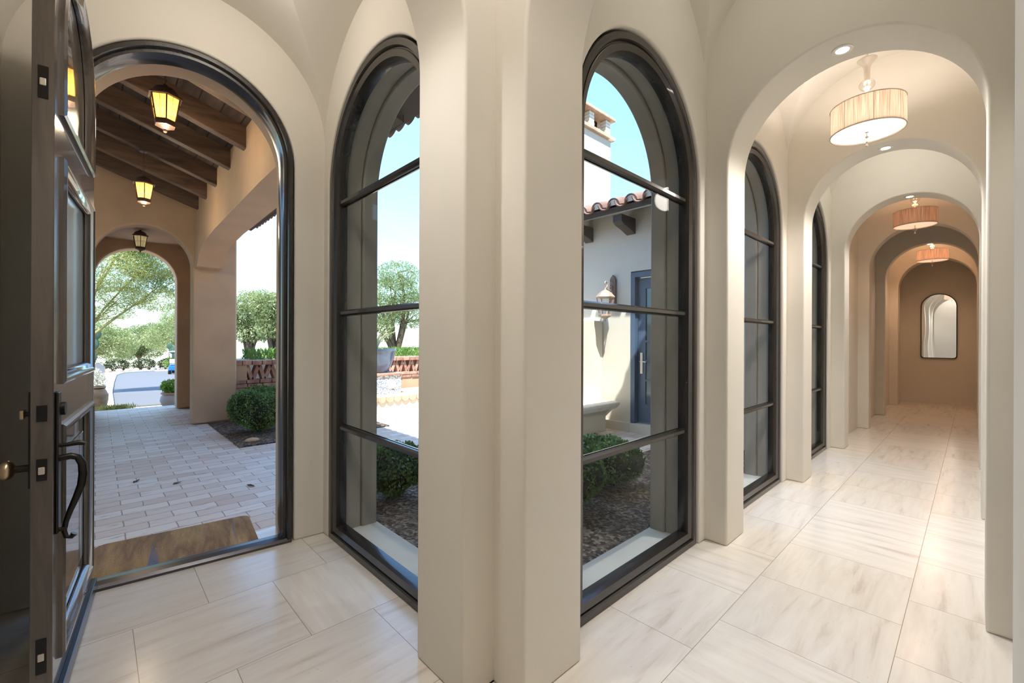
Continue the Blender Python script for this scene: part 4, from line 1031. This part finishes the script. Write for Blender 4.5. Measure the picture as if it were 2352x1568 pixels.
# boulders, shrubs
for k in range(16):
    x = .2 + k * .78 + rng.uniform(-.08, .08); y = 62.5 + rng.uniform(-.8, .8) + k * .1; r = rng.uniform(.26, .36)
    mb = MB().ball((0, 0, 0), r, 10, 7, .75); mb.v = [(p[0] * rng.uniform(.85, 1.1), p[1] * rng.uniform(.85, 1.1), p[2]) for p in mb.v]
    o = mb.build('boulder', 'rock', smooth=50); o.location = (x, y + 3, gz(y + 3) + r * .4)
    tag(o, 'pale boulder in the row beyond the far bend of the street', 'boulder', 'boulders beyond the street')
DARKB = [(-3.2, 74), (-.6, 75.5), (1.9, 74.6), (4.6, 76), (7.2, 75), (9.6, 76.5)]
def bush(base, r, n, L, mat, lab, group='bushes along the street'):
    e = empty('bush', base); leaves('foliage', blob((0, 0, r[2] * .8), r, n), L, L * .45, mat, e)
    m = MB()
    for k in range(6):
        a = k * 1.05; m.tube([(0, 0, 0), (math.cos(a) * r[0] * .5, math.sin(a) * r[1] * .5, r[2])], .012, 5)
    m.build('stems', 'bark', e); return tag(e, lab, 'bush', group)
bush((-.18, 18.6, gz(18.6)), (.42, .5, .55), 2200, .07, 'shrub', 'silvery shrub beside the kerb, right of the open door')
bush((7.6, 70, gz(70)), (1.6, 1.2, 1.0), 1500, .25, 'grass', 'rounded green bush behind the blue cart')
bush((-.9, 45, gz(45)), (1.3, 1.3, 1.0), 1500, .18, 'shrub', 'pale bush below the street sign')

for k, (x, y) in enumerate(DARKB):
    bush((x, y, gz(y)), (1.35, .9, .85), 1400, .22, 'darkbush', 'bush at the far bend, leaves darkened for the shade under the trees', 'dark bushes at the far bend')  # added row; its dark leaf colour stands for the under-canopy shade
# ---- trees
tree('palo_verde_tree', (-.72, 19.9, gz(19.9)), [((1.0, 0, 4.3), (1.5, 1.2, .9)), ((2.3, .2, 4.6), (1.3, 1.0, .8)), ((.6, .1, 5.6), (1.3, 1.2, .8)), ((1.9, -.2, 5.5), (1.2, 1.1, .8)), ((2.9, .2, 3.9), (.8, .8, .6)), ((1.4, .3, 3.3), (.9, .8, .35)), ((1.1, .3, 2.75), (.7, .7, .3)), ((2.2, .1, 3.3), (.9, .8, .5))], 64000, .11, .016, 'paloleaf', 'paloBark', 'airy palo verde tree arching over the street, seen through both arches', .052, 1.3, 14)
tree('mesquite_tree', (-.8, 68, gz(68)), [((0, 0, 4.0), (3.2, 2.4, 2.3)), ((2.2, 0, 3.2), (2.4, 2, 2.0)), ((-2.6, 0, 3.4), (2.4, 2, 2.2))], 24000, .22, .07, 'treeleaf', 'bark', 'pale green street tree far left, behind the sign', .16, 1.0, 4, 'trees beyond the street')
tree('mesquite_tree', (4.4, 81, gz(81)), [((0, 0, 4.2), (2.4, 2.2, 2.2)), ((1.6, 0, 4.8), (2.0, 2, 1.9)), ((-1.2, 0, 3.0), (1.6, 2, 1.8)), ((1.2, 0, 2.8), (1.9, 1.6, 1.4))], 22000, .22, .07, 'darktreeleaf', 'bark', 'darker street tree in the middle of the far bend', .2, 1.4, 4, 'trees beyond the street')
tree('mesquite_tree', (7.6, 64, gz(64)), [((0, 0, 4.6), (3.0, 2.4, 2.2)), ((-2.2, 0, 3.8), (2, 2, 1.7)), ((1.2, 0, 6.4), (2.4, 2, 1.6))], 20000, .2, .06, 'treeleaf', 'bark', 'tall pale tree at the right end of the far bend', .2, 1.4, 4, 'trees beyond the street')
tree('mesquite_tree', (6.4, 48, gz(48)), [((0, 0, 4.0), (2.2, 2.0, 1.7)), ((-1.1, 0, 4.9), (1.6, 1.6, 1.2)), ((1, 0, 5.6), (1.8, 1.6, 1.4))], 18000, .16, .045, 'treeleaf', 'bark', 'street tree leaning in from the right edge of the outer arch', .18, 1.6, 4, 'trees beyond the street')
tree('mesquite_tree', (5.0, 22.6, gz(22.6)), [((0, 0, 3.3), (.9, .8, .9)), ((.7, 0, 2.6), (.7, .7, .8)), ((-.5, 0, 2.9), (.6, .6, .65)), ((.3, .1, 3.6), (.6, .6, .65)), ((.0, 0, 2.3), (.7, .7, .55))], 13000, .12, .034, 'treeleaf', 'bark', 'pale green tree behind the garden wall, beside the porch column', .13, 1.0, 5, 'trees behind the garden wall')
tree('mesquite_tree', (5.3, 19.9, gz(19.9)), [((0, 0, 3.0), (.8, .8, .8)), ((-.3, 0, 3.3), (.6, .6, .6)), ((.6, .1, 2.8), (.8, .8, .6)), ((.1, 0, 2.3), (.8, .7, .5))], 13000, .12, .034, 'treeleaf', 'bark', 'pale green tree behind the garden wall, against the door jamb', .13, 1.0, 5, 'trees behind the garden wall')
tree('mesquite_tree', (8.5, 15.6, gz(15.6)), [((0, 0, 3.4), (1.1, 1.0, .9)), ((-.7, 0, 2.8), (.8, .8, .7)), ((.7, .1, 2.9), (.9, .9, .8)), ((.1, 0, 4.2), (.9, .9, .6)), ((-.9, 0, 2.1), (.8, .8, .6))], 20000, .10, .028, 'treeleaf', 'bark', 'green tree behind the fountain in the left window', .14, 1.0, 6, 'trees behind the garden wall')
tree('ironwood_tree', (12.2, 8.9, -.07), [((0, 0, 5.2), (1.0, 1.0, .7)), ((.7, -.6, 5.6), (.9, .9, .7)), ((-.7, .5, 5.4), (.8, .8, .6)), ((1.2, -1.0, 5.0), (.8, .8, .6)), ((-.2, -.9, 4.9), (.8, .8, .5))], 3600, .09, .02, 'paloleaf', 'bark', 'sparse bare tree behind the far tile roof', .09, 1.6, 10)
tree('mesquite_tree', (9.0, 26.0, gz(26.0)), [((0, 0, 3.2), (1.6, 1.4, 1.1)), ((-1.2, 0, 2.4), (1.1, 1, 1.0)), ((1.2, .1, 2.5), (1.2, 1, 1.0)), ((.1, 0, 4.4), (1.3, 1.1, .8))], 14000, .14, .04, 'treeleaf', 'bark', 'broad tree farthest back in the left window, behind the fountain tree', .16, 1.0, 5, 'trees behind the garden wall')
# pale house behind the courtyard
e = empty('distant_house', (16.0, 25.0, gz(25.0)), .9)
MB().prism([(-1.6, -.2), (-1.6, 1.75), (-1.1, 1.8), (-.75, 2.05), (-.4, 2.3), (0, 2.38), (.4, 2.3), (.75, 2.05), (1.1, 1.8), (1.6, 1.75), (1.6, -.2)], lambda a, z, n: (a, n, z), 0, 4).build('walls', 'cream', e)
MB().box(-.2, .2, -.03, .02, 1.4, 1.95).build('window', 'paneglass', e)
MB().box(-1.7, 1.7, -.05, 4, -.2, -.1).build('plinth', 'cream', e)
tag(e, 'pale house with curved gable beyond the courtyard wall', 'house')

# ------------------------------------------------------------------ light
w = bpy.data.worlds.new('sky'); scene.world = w; w.use_nodes = True; nt = w.node_tree
sky = nt.nodes.new('ShaderNodeTexSky'); sky.sky_type = 'NISHITA'; sky.sun_disc = False
sky.sun_elevation = math.radians(68); sky.sun_rotation = 0; sky.air_density = 1.0; sky.dust_density = .4; sky.ozone_density = 1.5
bg = nt.nodes['Background']; 
tint = nt.nodes.new('ShaderNodeMix'); tint.data_type = 'RGBA'; tint.blend_type = 'MULTIPLY'; tint.inputs[0].default_value = 1; tint.inputs[7].default_value = (.72, .91, 1.0, 1)
nt.links.new(sky.outputs[0], tint.inputs[6]); nt.links.new(tint.outputs[2], bg.inputs['Color']); bg.inputs['Strength'].default_value = .27
sd = Vector((.30, .40, -.90)).normalized()
light('sun', 'SUN', 6.5, (1., .96, .90), size=math.radians(.6)).rotation_euler = sd.to_track_quat('-Z', 'Y').to_euler()
vs_ = scene.view_settings; vs_.view_transform = 'Standard'; vs_.look = 'None'; vs_.gamma = 1; vs_.exposure = 0.85; vs_.use_curve_mapping = False
scene.display_settings.display_device = 'sRGB'
scene.cycles.max_bounces = 10; scene.cycles.diffuse_bounces = 6; scene.cycles.glossy_bounces = 5; scene.cycles.transparent_max_bounces = 24; scene.cycles.transmission_bounces = 8
scene.cycles.caustics_reflective = False; scene.cycles.caustics_refractive = False; scene.cycles.sample_clamp_indirect = 8
